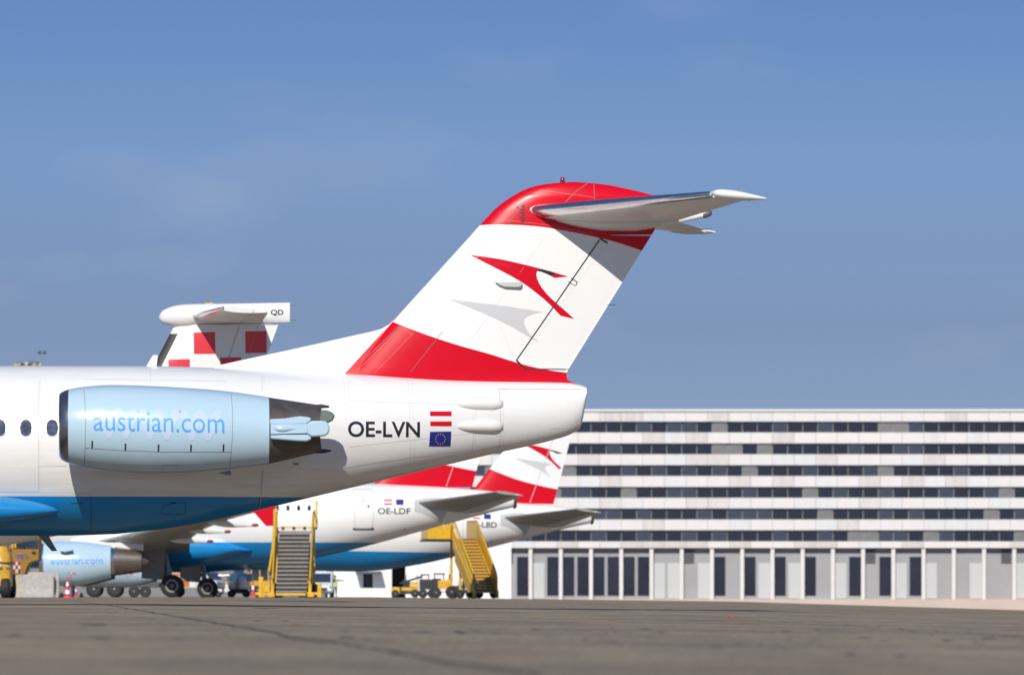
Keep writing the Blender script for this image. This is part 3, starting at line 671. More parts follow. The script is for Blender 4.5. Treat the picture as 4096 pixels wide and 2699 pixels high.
        for i in range(15):
            u = i / 14; x = le - .12 + 1.05 * u; rr = math.sqrt(max(0, 1 - (1 - min(u / .25, 1)) ** 2)) * (1 if u < .4 else 1 - .85 * ((u - .4) / .6) ** 1.4)
            rings.append([(x, sg * y + .20 * rr * math.cos(a), zr - .1 * u + (.095 * rr + .004) * math.sin(a)) for a in frange(0, 2 * math.pi, 19)[:-1]])
        MB().loft(rings).build('stabilizer_tip', 'white_clean', so, 60)
        for k in range(3):
            y = 4.2 + .3 * k; le = le0[0] + slope * (y - .2); ch = 3.05 - (3.05 - .85) * y / 4.75
            MB().tube([(le + ch - .02, sg * y, zr - .20 * ch / 3), (le + ch + .12, sg * y, zr - .20 * ch / 3 + .015 * (k - 1))], .006, 5).build('static_wick', 'black_steel', eo)
    # bullet fairing under the stabiliser
    yl = -.35; tp = tab([(2178, 868), (2250, 862), (2350, 856), (2500, 852), (2640, 868), (2720, 880)], yl); bt = tab([(2178, 874), (2250, 893), (2330, 910), (2430, 921), (2530, 921), (2620, 908), (2720, 884)], yl)
    wd = [(bt[0][0], .03), (bt[1][0], .26), (bt[2][0], .38), (bt[3][0], .42), (bt[4][0], .38), (bt[5][0], .27), (bt[6][0], .05)]
    MB().loft(body_rings(tp, bt, wd, frange(tp[0][0], tp[-1][0], 26), 36)).build('tail_fairing', 'white_trim', root, 50)
    a, b = P(2640, 893, -.15), P(2812, 858, -.15)
    MB().tube([(a[0], -.15, a[1]), (b[0], -.15, b[1])], .085, 16, r1=.07).build('tail_boom', 'white_clean', root, 40)
    d = Vector((b[0] - a[0], 0, b[1] - a[1])).normalized(); rings = []
    for t_, rr in ((-.01, .078), (.05, .08), (.11, .072), (.16, .05), (.185, .02)):
        q = Vector((b[0], -.15, b[1])) + d * t_; up = Vector((-d.z, 0, d.x)); rings.append([q + (up * math.cos(w_) + Vector((0, 1, 0)) * math.sin(w_)) * rr for w_ in frange(0, 2 * math.pi, 17)[:-1]])
    MB().loft(rings).build('boom_cap', 'strut_metal', root, 50)  # dark metal cap closing the end of the tail boom
    q = P(2456, 1219, 0); MB().tube([(q[0] - .25, 0, q[1] - .01), (q[0] + .04, 0, q[1])], .006, 5).build('static_wick', 'black_steel', rudder)
    # engine: near one measured, far one mirrored
    ye = -2.85
    nt = tab([(238, 1576), (246, 1569), (275, 1557), (340, 1546), (450, 1539), (600, 1543), (760, 1552), (925, 1566), (1075, 1587)], ye); nb = tab([(238, 1827), (246, 1838), (275, 1852), (340, 1868), (450, 1884), (600, 1893), (760, 1889), (925, 1875), (1075, 1857)], ye)
    wd = [(a[0], (a[1] - b[1]) / 2) for a, b in zip(nt, nb)]
    def nac(x0, x1, k, grow=0.0, y=ye):
        rr = body_rings(nt, nb, wd, frange(x0, x1, k), 56, yc=y)
        return rr
    xl, xc, xe_ = nt[0][0], nt[2][0], nt[-1][0]
    ph, pb = tab([(1070, 1586), (1286, 1619)], ye), tab([(1070, 1858), (1290, 1808)], ye)
    for sg, yy in ((-1, ye), (1, -ye)):
        rr = nac(xc, xe_, 30, y=yy)
        nme = MB().loft(rr, False, False).mesh('engine_nacelle', 'nacelle_blue'); no = finish('engine_nacelle', nme, root, 60)
        lip = nac(xl, xc, 10, y=yy); c0 = Vector((xl, yy, (nt[0][1] + nb[0][1]) / 2))
        inner = []
        for k_, (dx, sc_) in enumerate(((0.02, .965), (.07, .93), (.2, .90), (.7, .88), (1.1, .86))):
            inner.append([(xl + dx, yy + (q[1] - yy) * sc_, c0.z + (q[2] - c0.z) * sc_) for q in lip[0]])
        MB().loft(list(reversed(inner)) + lip, False, False).build('inlet_lip', 'lip_metal', no, 60)
        fan = MB().lathe([(.95, .02), (1.0, .2), (1.15, .3), (1.16, .70)], 'x', (xl, yy, c0.z), 32).build('fan', 'strut_metal', no, 40)
        # nozzle: two dark bucket shells with a fish-mouth cut
        def nzring(t_, half):
            x = xe_ - .03 + (ph[1][0] - xe_ + .03) * t_; zt_ = ph[0][1] + (ph[1][1] - ph[0][1]) * t_; zb_ = pb[0][1] + (pb[1][1] - pb[0][1]) * t_; zc_, hz = (zt_ + zb_) / 2, (zt_ - zb_) / 2; return x, zc_, hz
        mb = MB()
        for half in (1, -1):
            outer = []
            for i in range(9):
                t_ = i / 8; x, zc_, hz = nzring(t_, half); ring = []
                for j in range(25):
                    a = math.pi * j / 24; cut = -.06 * (1 - math.sin(a)) * t_
                    ring.append((x + cut, yy + hz * .985 * math.cos(a), zc_ + hz * .985 * math.sin(a) * half))
                outer.append(ring)
            innr = [[(q[0] - (.02 if k == 0 else 0), yy + (q[1] - yy) * .95, nzring(i / 8, half)[1] + (q[2] - nzring(i / 8, half)[1]) * .95) for k, q in enumerate(outer[i])] for i in (8, 0)]
            mb.loft(outer + innr, False, False, closed=False)
        nz_ = mb.build('exhaust_nozzle', 'hot_metal', root, 45)
        MB().lathe([(0, .55), (.5, .5), (.9, .3), (1.05, .05)], 'x', (xe_ - .1, yy, (ph[0][1] + pb[0][1]) / 2), 24).build('exhaust_plug', 'hot_metal', nz_, 45)
        # actuator fairings along both sides of the nozzle
        for side in (-1, 1):
            near = side == sg
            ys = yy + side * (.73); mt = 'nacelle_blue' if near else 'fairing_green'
            def q(px, py): return P(px, py, ys if sg < 0 else -ys)
            if near:
                A = [(1082, 1697), (1225, 1695), (1228, 1694), (1228, 1733), (1082, 1737)]
                Bp = [(1226, 1694), (1246, 1683), (1285, 1682), (1302, 1684), (1312, 1692), (1318, 1706), (1318, 1722), (1312, 1736), (1300, 1743), (1285, 1745), (1246, 1747), (1226, 1734)]
                C1 = [(1080, 1676), (1140, 1673), (1200, 1664), (1240, 1669), (1246, 1676), (1240, 1684), (1224, 1695), (1080, 1698)]
                C2 = [(1082, 1736), (1224, 1734), (1244, 1745), (1246, 1757), (1225, 1765), (1180, 1763), (1082, 1755)]
                Dp = [(960, 1690), (1083, 1688), (1083, 1760), (1000, 1755), (960, 1752)]
                for nm, poly, d0, d1, bv in (('actuator_fairing', Dp, -.30, .10, .03), ('actuator_fairing', C1, -.20, .05, .04), ('actuator_fairing', C2, -.20, .05, .04), ('actuator_fairing', A, -.24, .085, .02), ('actuator_fairing', Bp, -.20, .095, .035)):
                    if nm == 'actuator_fairing' and poly is Dp: continue
                    o_ = MB().prism([q(*k_) for k_ in poly], ys + side * d0, ys + side * d1).build(nm, mt, no, 35, bevel=bv)
                # small blister
                c_ = q(1120, 1714); rings = []
                for i in range(13):
                    u = i / 12; rr_ = math.sin(math.pi * u ** .7); rings.append([(c_[0] - .12 + .42 * u, ys + side * .085 + .045 * rr_ * math.cos(a), c_[1] + (.06 * rr_ + .002) * math.sin(a)) for a in frange(0, 2 * math.pi, 15)[:-1]])
                MB().loft(rings).build('blister', 'nacelle_blue', no, 60)
                LL = []
                if sg < 0:
                    nm_t = bvh(nme)
                    s_ = lambda pts, w=1.7: LL.append(strip(pts, w))
                    def ringline(px, bow, w): s_([(px + bow * math.sin(math.pi * k_ / 14) , 1556 + (1856 - 1556) * k_ / 14) for k_ in range(15)], w)
                    ringline(336, 6, 1.8); s_([(341, 1790), (480, 1800), (640, 1806), (925, 1806)]); s_([(925, 1568), (930, 1640), (930, 1740), (925, 1806), (918, 1874)], 1.8)
                    s_([(650, 1880), (648, 1858), (708, 1857), (708, 1882)], .9)
                    [decal('cowl_joint', k_, nm_t, 'seam', no, fr, off=.005, y0=-3.6, cut=.06) for k_ in LL]
                    lat = [[(px - 3, py), (px + 3.5, py), (px + 2.5, py + 28), (px - 3.5, py + 28)] for px, py in ((369, 1763), (502, 1773), (634, 1777), (764, 1778), (894, 1776))]
                    for k_ in lat: decal('latch', [k_], nm_t, 'gap_black', no, fr, off=.006, y0=-3.55, cut=.06)
                    lettering('web_watermark', 'www', (377, 1630, 893, 1752), nm_t, 'nacelle_pale', no, fr, y0=-3.7, off=.005, cut=.05, bold=.03, shear=-.02)
                    lettering('web_lettering', 'austrian.com', (374, 1645, 897, 1721), nm_t, 'letter_blue', no, fr, y0=-3.7, off=.010, cut=.05, bold=-.004, shear=-.018)
                    MB().prism([P(870, 1890, ye), P(923, 1880, ye), P(924, 1900, ye), P(900, 1898, ye)], ye - .03, ye + .03).build('drain_mast', 'strut_metal', no)
            else:
                poly = [(1180, 1650), (1285, 1640), (1305, 1641), (1325, 1648), (1337, 1658), (1338, 1668), (1330, 1682), (1315, 1690), (1290, 1696), (1180, 1700)]
                MB().prism([q(*k_) for k_ in poly], ys + side * -.16, ys + side * .07).build('actuator_fairing', mt, no, 35, bevel=.03)
        # stangs at top and bottom of the exit
        for poly in ([(1255, 1619), (1285, 1617), (1318, 1623), (1316, 1630), (1285, 1632), (1256, 1628)], [(1262, 1806), (1290, 1795), (1325, 1799), (1324, 1805), (1292, 1812), (1262, 1812)]):
            MB().prism([P(*k_, ye) for k_ in poly], yy - .10, yy + .10).build('stang', 'black_steel', nz_, 30, bevel=.012)
        # pylon
        a, b = P(480, 1715, -2)[0], P(1240, 1715, -2)[0]; zc_ = P(800, 1716, -2)[1]
        MB().loft(panel([(a, b, sg * 1.0, zc_, .34, 0), (a + .1, b - .1, sg * 2.3, zc_, .32, 0)])).build('pylon', 'white_clean', root, 40)
    # antennas
    q = lambda px, py: P(px, py, 0)
    def blade(pts, hw, name, mt): MB().prism([q(*k_) for k_ in pts], -hw, hw).build(name, mt, root, 30, bevel=.012)
    blade([(580, 1472), (612, 1420), (632, 1420), (626, 1472)], .03, 'blade_antenna', 'white_clean')
    blade([(150, 2138), (192, 2138), (229, 2202), (207, 2203)], .03, 'belly_antenna', 'gear_door')
    return root
build_jet()

# ------------------------------------------------------------------ airliners parked behind it
LDF = Frame((675 - CX) / 76.5, F / 76.5, 0.0, R(3.0))
def build_airbus(fr, plug, reg, label, boat_tail=False, first=True, nwin=5):
    """narrow-body with engines under the wing; local origin on the ground between the main gears"""
    root = thing('jet_airliner', label, 'airplane', (fr.x0, fr.y0, fr.z0), fr.th, 'parked white and blue airliners behind the near jet')
    P = LDF.P
    def A(px, py, yl=0.0, aft=True):
        q = P(px, py, yl); return (q[0] + (plug if aft else 0), q[1])
    def tab(pts, yl=0.0): return [A(a, b, yl) for a, b in pts]
    zt = A(1000, 1930)[1]; zb = A(1000, 2258)[1]; zm = (zt + zb) / 2; hw = 1.975; xn = -16.1 - (2.6 if plug else 0)
    xj = A(1000, 1930)[0]
    top = [(xn, zm - .55), (xn + .3, zm - .15), (xn + 1.4, zm + .6), (xn + 3.2, zm + 1.55), (xn + 5.5, zt)] + tab([(1000, 1930), (1450, 1932), (1600, 1938), (1750, 1946), (1900, 1957), (2010, 1970), (2050, 1980), (2066, 1992)])
    bot = [(xn, zm - .65), (xn + .3, zm - 1.05), (xn + 1.4, zm - 1.55), (xn + 3.2, zb + .12), (xn + 5.5, zb)] + tab([(1000, 2258), (1120, 2252), (1300, 2223), (1500, 2174), (1700, 2119), (1850, 2078), (2000, 2040), (2050, 2029), (2066, 2020)])
    wd = [(xn, .05), (xn + .3, .5), (xn + 1.4, 1.15), (xn + 3.2, 1.7), (xn + 5.5, hw), (A(1000, 2000)[0], hw), (A(1350, 2000)[0], 1.94), (A(1550, 2000)[0], 1.68), (A(1750, 2000)[0], 1.2), (A(1950, 2000)[0], .55), (A(2050, 2000)[0], .3), (A(2066, 2000)[0], .2)]
    xe = top[-1][0]
    me = MB().loft(body_rings(top, bot, wd, frange(xn, xn + 5.5, 12) + frange(xn + 6.5, xj - .2, 12) + frange(xj + .2, xe - .2, 40) + [xe - .08, xe], 56)).mesh('fuselage', ['white_clean', 'blue_belly'])
    cut_material(me, A(1300, 2168, -1.9)[1], 1)
    fus = finish('fuselage', me, root, 40); tree = bvh(me)
    def dec(name, polys, mt, par, yl, off=.012, cut=.12, label=None):
        return decal(name, [[A(a, b, yl) for a, b in p_] for p_ in polys], tree, mt, par, None, off, cut, yl, label)
    MB().lathe([(-.14, .40), (-.02, .36), (.03, .30), (.03, .2), (-.1, .18)], 'x', (xe - .02, 0, (top[-1][1] + bot[-1][1]) / 2 + .02), 24).build('tail_exhaust', 'dark_steel', root, 40)
    # cabin windows
    for i in range(nwin):
        px = 1237 - i * 42.5
        def oval(rx, rz): return [(px + rx * math.copysign(abs(math.cos(a)) ** .5, math.cos(a)), 2031 + rz * math.copysign(abs(math.sin(a)) ** .5, math.sin(a))) for a in frange(0, 2 * math.pi, 21)[:-1]]
        dec('window', [oval(6.6, 10.5)], 'window_glass', fus, -1.95)
    # rear passenger door
    o = [(1414, 1956), (1486, 1956), (1493, 1964), (1495, 2030), (1491, 2100), (1484, 2110), (1428, 2110), (1420, 2100), (1417, 2030), (1412, 1964), (1414, 1956)]
    dr = dec('door', strip(o, 2.4), 'fairing_grey', fus, -1.8)
    dec('door_window', [[(1474 + 4 * math.cos(a), 2024 + 5 * math.sin(a)) for a in frange(0, 2 * math.pi, 13)[:-1]]], 'window_glass', dr, -1.8)
    dec('door_sill', [[(1410, 2113), (1416, 2108), (1424, 2113), (1482, 2113), (1492, 2107), (1498, 2113), (1494, 2119), (1414, 2119)]], 'dark_steel', dr, -1.8)
    dec('door_mark', [[(1450, 2000), (1458, 2000), (1458, 2003), (1450, 2003)]], 'red_soft', dr, -1.85)
    # flags and registration
    for y0_, y1_ in ((1997, 2003), (2012, 2018)): dec('flag_stripe', [[(1536, y0_), (1568, y0_), (1568, y1_), (1536, y1_)]], 'red_soft', fus, -1.6)
    dec('union_flag', [[(1584, 1997), (1614, 1997), (1614, 2018), (1584, 2018)]], 'flag_blue', fus, -1.5)
    a = A(1511, 2055, -1.6); b = A(1641, 2031, -1.4)
    lettering('registration_lettering', reg, (a[0], b[1], b[0], a[1]), tree, 'letter_black', fus, None, off=.014, cut=.1, bold=.012, label='grey ' + reg + ' registration')
    # fin, rudder and livery
    LE = [(1493, 2118), (1620, 1962), (1640, 1945), (1700, 1902), (1925, 1502), (1940, 1455)]  # (py, px) below
    fz = lambda py: A(1700, py)[1]
    le = [(1480, 1862), (1495, 1836), (1756, 1638), (1891, 1538), (1925, 1505), (1950, 1470), (1975, 1440)]
    te = [(1480, 1985), (1495, 1998), (1880, 1906), (1945, 1890), (1975, 1882)]
    th = [(1480, .10), (1495, .2), (1700, .34), (1945, .5), (1975, .5)]
    hg = [(1480, 1945), (1495, 1942), (1945, 1785), (1975, 1772)]
    def st(py):
        q = A(lerp_tab(le, py), py); w = A(lerp_tab(te, py), py); return (q[0], w[0], 0, q[1], lerp_tab(th, py), 0)
    pys = [1975, 1950, 1935, 1915, 1880, 1800, 1700, 1600, 1495, 1486, 1480]
    zu = sorted((st(q)[3], (lerp_tab(hg, q) - lerp_tab(le, q)) / (lerp_tab(te, q) - lerp_tab(le, q))) for q in pys)
    nm = 'tail_scheme_' + ('long' if plug else 'short'); xz = lambda pts: [A(a_, b_, -.2) for a_, b_ in pts]
    curve_mat(nm, None, RED, xz([(1450, 1725), (1530, 1765), (1607, 1798), (1680, 1827), (1749, 1849), (1820, 1866), (1905, 1882), (2000, 1895)]), xz([(1800, 1590), (1900, 1590), (2000, 1600), (2100, 1625), (2200, 1660)]))
    fme = MB().loft(panel([st(q) for q in pys], 0, lambda z: lerp_tab(zu, z), 18, 'z')).mesh('fin', nm); fin = finish('fin', fme, root, 45)
    rp = [1948, 1935, 1915, 1880, 1800, 1700, 1600, 1495, 1490]
    MB().loft(panel([st(q) for q in rp], lambda z: lerp_tab(zu, z), 1, 12, 'z')).build('rudder', nm, root, 45)
    full = MB().loft(panel([st(q) for q in pys], 0, 1, 36, 'z')).mesh('skin_template', nm); ft = bvh(full); bpy.data.meshes.remove(full)
    hz = [(lerp_tab(hg, q), q) for q in (1945, 1800, 1650, 1495)]
    decal('hinge_gap', strip([A(a_, b_, -.25) for a_, b_ in hz], .03), ft, 'fairing_grey', fin, None, .012, .3)
    k = .46
    def em(poly, dx, dy, o=(1880, 1022)):
        if poly is ARROW_GREY: o = (1797, 1197)
        return [A(dx + (a_ - o[0]) * k, dy + (b_ - o[1]) * k * 1.02, -.25) for a_, b_ in poly]
    decal('arrow_watermark', [em(ARROW_GREY, 1713, 1750)], ft, 'arrow_grey', fin, None, .012, .3)
    decal('arrow_emblem', [em(ARROW_RED, 1746, 1686)], ft, 'red_paint', fin, None, .012, .3)
    decal('arrow_shade', [em(ARROW_TIP, 1746, 1686)], ft, 'arrow_dark', fin, None, .012, .3)
    # tailplane with the pale scuff plate on the body
    l0, l1 = A(1668, 2012, -1.3), A(1985, 1978, -6.2)
    for sg in (-1, 1):
        ss = []
        for y in (.4, 1.3, 3, 4.8, 6.2):
            u = (y - 1.3) / 4.9; x = l0[0] + (l1[0] - l0[0]) * u; ch = 3.35 - 1.95 * max(u, 0); ss.append((x, x + ch, y * sg, l0[1] + .02 + .50 * u, .34 - .2 * max(u, 0), .42 * ch / 3))
        so = MB().loft(panel(ss, 0, .7, 14)).build('stabilizer', 'wing_grey', root, 40); MB().loft(panel(ss, .712, 1, 8)).build('elevator', 'fairing_grey', root, 40)
    dec('scuff_plate', [[(1657, 2000), (1700, 1991), (1735, 1988), (1800, 1996), (1850, 2010), (1790, 2040), (1765, 2090), (1730, 2070), (1690, 2052), (1657, 2044)]], 'fairing_grey', fus, -1.2)
    dec('drain_port', [[(1616, 2113), (1622, 2113), (1622, 2117), (1616, 2117)]], 'dark_steel', fus, -1.2)
    # wing-to-body fairing
    xf0, xf1 = -6.2, LDF.P(1012, 2200)[0]; zl = LDF.P(900, 2170)[1]
    tp = [(xf0, zl), (xf0 + 1.5, zl + .75), (-1, zl + .85), (xf1 - 2.2, zl + .5), (xf1 - 1, zl + .1), (xf1 - .3, zl - .3), (xf1, zl - .45)]; bt = [(xf0, zl - .3), (xf0 + 1.5, zb - .12), (-1, zb - .22), (xf1 - 2.2, zb + .02), (xf1 - 1, zb + .42), (xf1 - .3, zb + .66), (xf1, zb + .8)]
    ww = [(xf0, .8), (xf0 + 1.5, 2.05), (-1, 2.22), (xf1 - 2.2, 2.12), (xf1 - 1, 1.95), (xf1 - .3, 1.75), (xf1, 1.5)]
    bme = MB().loft(body_rings(tp, bt, ww, frange(xf0, xf1, 26), 44, pw=2.4)).mesh('belly_fairing', ['white_clean', 'blue_belly']); cut_material(bme, A(1300, 2168, -1.9)[1] + .012, 1); finish('belly_fairing', bme, root, 40)
    MB().prism([(xf1 - .9, zb + .25), (xf1 - .5, zb + .25), (xf1 - .1, zb - .35), (xf1 - .25, zb - .35)], -.03, .03).build('belly_antenna', 'fairing_grey', root, bevel=.01)
    # wings, flap-track fairings with dark red tips, red wingtip fence, engines, gear
    tipx = 3.7; tipz = 4.42; wr = 2.45
    for sg in (-1, 1):
        ws = [(-5.4, 1.1, .8 * sg, wr, .85, .22), (-4.6, 1.1, 2 * sg, wr + .1, .8, .2), (-2.35, 1.15, 6.4 * sg, wr + .62, .5, .10), (-.7, 1.75, 9.4 * sg, wr + 1.0, .38, .05), (1.1, 2.95, 12.3 * sg, wr + 1.42, .28, .02), (tipx, tipx + 1.55, 16.8 * sg, tipz, .17, .0)]
        MB().loft(panel(ws, 0, 1, 18)).build('wing', 'wing_grey', root, 40)
        for y, px, py in ((6.6, 842, 2165), (9.4, 912, 2127), (12.3, 1022, 2101)):
            q = LDF.P(px, py, -y); xt, zt_ = q; ln = 2.6; rings = []
            for i in range(15):
                u = i / 14; rr = math.sqrt(max(0, 1 - (1 - min(u / .4, 1)) ** 2)) * (1 if u < .45 else 1 - .88 * ((u - .45) / .55) ** 1.2)
                rings.append([(xt - ln * (1 - u), sg * y + .17 * rr * math.cos(a), zt_ + .32 * (1 - u) + (.26 * rr + .01) * math.sin(a)) for a in frange(0, 2 * math.pi, 17)[:-1]])
            ff = MB().loft(rings).build('flap_fairing', 'white_trim', root, 50)
            MB().lathe([(-.2, .075), (0, .085), (.1, .06), (.14, .01)], 'x', (xt + .02, sg * y, zt_ + .02), 14).build('fairing_tip', 'dark_red', ff, 40)
        fn = [(tipx - .25, tipz), (tipx + .6, tipz + .1), (tipx + 1.45, tipz + .95), (tipx + 1.8, tipz + .95), (tipx + 1.72, tipz + .05), (tipx + 1.7, tipz - .9), (tipx + 1.25, tipz - .9), (tipx + .7, tipz - .28)]
        MB().prism(fn, sg * 16.82, sg * 16.9).build('wingtip_fence', 'red_paint', root, bevel=.02)
        ye = 5.75 * sg; yl = -5.75
        if not boat_tail:
            x0, x1, x2 = LDF.P(158, 2250, yl)[0], LDF.P(443, 2250, yl)[0], LDF.P(567, 2250, yl)[0]; zc_ = LDF.P(300, 2250, yl)[1]; r0 = 1.13
            nt = [(x0, zc_ + .93), (x0 + .12, zc_ + 1.03), (x0 + .8, zc_ + 1.12), (x0 + 1.8, zc_ + 1.13), (x1, zc_ + .93)]; nb = [(x0, zc_ - .93), (x0 + .12, zc_ - 1.02), (x0 + .8, zc_ - 1.15), (x0 + 1.8, zc_ - 1.18), (x1, zc_ - .80)]
            ww = [(x0, .92), (x0 + .12, 1.02), (x0 + .8, 1.13), (x0 + 1.8, 1.15), (x1, .88)]
            nme = MB().loft(body_rings(nt, nb, ww, frange(x0 + .22, x1, 22), 44, yc=ye), False, True).mesh('engine_nacelle', 'nacelle_blue'); no = finish('engine_nacelle', nme, root, 50)
            lip = body_rings(nt, nb, ww, frange(x0, x0 + .22, 5), 44, yc=ye); inn = [[(x0 + dx, ye + (q[1] - ye) * s_, zc_ + (q[2] - zc_) * s_) for q in lip[0]] for dx, s_ in ((1.2, .9), (.3, .88), (.06, .95))]
            MB().loft(inn + lip, True, False).build('inlet_lip', 'polished_metal', no, 50)
            zn = zc_ + .12
            MB().lathe([(x1 - .3, .80), (x1 + .02, .745), (x1 + .25, .70)], 'x', (0, ye, zn), 36).build('core_cowl', 'polished_metal', no, 40)
            MB().lathe([(x1 + .2, .72), (x2 - .02, .53), (x2, .50), (x2 - .2, .48)], 'x', (0, ye, zn), 36).build('exhaust_nozzle', 'nozzle_titan', no, 40)
            MB().lathe([(x2 - .3, .34), (x2 + .25, .2), (x2 + .5, .02)], 'x', (0, ye, zn), 24).build('exhaust_plug', 'nozzle_titan', no, 40)
            MB().prism([(x1 - 2.2, zc_ + 1.05), (x1 - .2, zc_ + .85), (x2 - .05, zc_ + .62), (x2 + .1, zc_ + .62), (x2 + .1, zc_ + .95), (x2 + .6, wr + .35), (x1 - .2, wr + .35), (x1 - 1.5, zc_ + 1.25)], ye - .16, ye + .16).build('pylon', 'white_trim', root, 30, bevel=.03)
            if sg < 0:
                nt_ = bvh(nme)
                def B(px, py): return LDF.P(px, py, -6.8)
                a, b = B(203, 2255), B(411, 2228); lettering('web_lettering', 'austrian.com', (a[0], b[1], b[0], a[1]), nt_, 'letter_blue', no, None, off=.014, cut=.08, bold=.004)
                a, b = B(205, 2263), B(409, 2220); lettering('web_watermark', 'www', (a[0], b[1], b[0], a[1]), nt_, 'nacelle_pale', no, None, off=.008, cut=.08, bold=.02)
                for px in (270, 330):
                    pass
                decal('cowl_joint', strip([B(230, 2168), B(231, 2250), B(229, 2330)], .02), nt_, 'fairing_grey', no, None, .008, .1)
                decal('cowl_joint', strip([B(336, 2166), B(338, 2250), B(335, 2330)], .02), nt_, 'fairing_grey', no, None, .008, .1)
                mk = decal('warning_mark', [[B(270, 2286), B(318, 2286), B(318, 2298), B(270, 2298)]], nt_, 'nacelle_pale', no, None, .009, .1)
                decal('warning_symbol', [[B(272 + 9 * k_, 2288), B(278 + 9 * k_, 2288), B(276 + 9 * k_, 2296), B(273 + 9 * k_, 2296)] for k_ in (0, 2, 3)], nt_, 'red_soft', mk, None, .014, .1)['kind'] = 'stuff'
                decal('warning_line', strip([B(281, 2296), B(282, 2318)], .02), nt_, 'red_soft', mk, None, .012, .1)
                q0 = B(240, 2202); q1 = B(290, 2193); MB().prism([(q0[0], q0[1]), (q1[0], q1[1]), (q1[0], q1[1] - .1), (q0[0] + .25, q0[1] - .06)], ye - 1.35, ye - .9).build('strake', 'nacelle_blue', no, bevel=.01)
        else:
            s_ = fr.P; x2 = s_(628, 2305, yl)[0]; x0 = x2 - 5.1; zf = 1.68
            nt = [(x0, zf + .9), (x0 + .12, zf + 1.0), (x0 + 1.2, zf + 1.1), (x0 + 2.4, zf + 1.05), (x0 + 3.6, zf + .55), (x0 + 4.7, zf + .02), (x0 + 5.0, zf - .2), (x2, zf - .4)]; nb = [(x0, zf - .9), (x0 + .12, zf - 1.0), (x0 + 1.2, zf - 1.1), (x0 + 2.4, zf - 1.12), (x0 + 3.6, zf - 1.02), (x0 + 4.7, zf - .78), (x0 + 5.0, zf - .62), (x2, zf - .5)]
            ww = [(a[0], (a[1] - b[1]) / 2 + .01) for a, b in zip(nt, nb)]
            nme = MB().loft(body_rings(nt, nb, ww, frange(x0 + .2, x2 - .4, 24) + frange(x2 - .35, x2, 8), 40, yc=ye)).mesh('engine_nacelle', 'nacelle_blue'); no = finish('engine_nacelle', nme, root, 50)
            MB().loft(body_rings(nt, nb, ww, frange(x0, x0 + .2, 5), 40, yc=ye)).build('inlet_lip', 'polished_metal', no, 50)
            MB().prism([(x0 + 1.5, zf + .9), (x2 - .6, zf - .1), (x2 + 1.2, wr + .1), (x2 + 1, wr + .4), (x0 + 2.4, wr + .4)], ye - .15, ye + .15).build('pylon', 'white_trim', root, 30, bevel=.03)
            if sg < 0:
                nt_ = bvh(nme); B = lambda px, py: fr.P(px, py, -6.5)
                mk = decal('warning_mark', [[B(496, 2293), B(542, 2293), B(542, 2306), B(496, 2306)]], nt_, 'nacelle_pale', no, None, .009, .1)
                decal('warning_symbol', [[B(498 + 9 * k_, 2295), B(505 + 9 * k_, 2295), B(503 + 9 * k_, 2304), B(499 + 9 * k_, 2304)] for k_ in (0, 2, 3)], nt_, 'red_soft', mk, None, .014, .1)['kind'] = 'stuff'
                decal('warning_line', strip([B(509, 2304), B(509, 2318)], .02), nt_, 'red_soft', mk, None, .012, .1)
        # main gear
        yg = 3.8 * sg
        MB().tube([(-.25, yg * .95, 2.6), (0, yg, 1.5), (0, yg, .58)], .13, 12).build('gear_leg', 'strut_metal', root, 40)
        MB().tube([(.0, yg - .5, .58), (0, yg + .5, .58)], .09, 10).build('axle', 'strut_metal', root, 40)
        MB().tube([(-.9, yg, 2.3), (-.05, yg, 1.2)], .07, 8).build('side_brace', 'strut_metal', root, 40)
        MB().box((-.75, yg - sg * .05 + sg * .28, 1.75), (1.15, .05, 1.6), ry=R(3)).build('gear_door', 'gear_door', root, bevel=.02)
        for dy in (-.46, .46): wheel(root, .2, yg + dy, .585, .585, .42, hubmat='hub')
    xg = xn + 5.07
    MB().tube([(xg, 0, 2.2), (xg, 0, .4)], .09, 10).build('nose_gear_leg', 'strut_metal', root, 40)
    for dy in (-.25, .25): wheel(root, xg, dy, .39, .39, .22)
    return root
build_airbus(LDF, 0.0, 'OE-LDF', 'white and blue airliner with OE-LDF lettering and underwing engine, behind the near jet')
LBD = Frame((815 - CX) / 70.0, F / 70.0, -0.10, R(3.0))
build_airbus(LBD, (2372 - 815) / 70.0 - LDF.P(2066, 2000)[0], 'OE-LBD', 'farthest white and blue airliner, its OE-LBD lettering beside the yellow passenger stairs', boat_tail=True, nwin=3).rotation_euler.y = R(1.0)

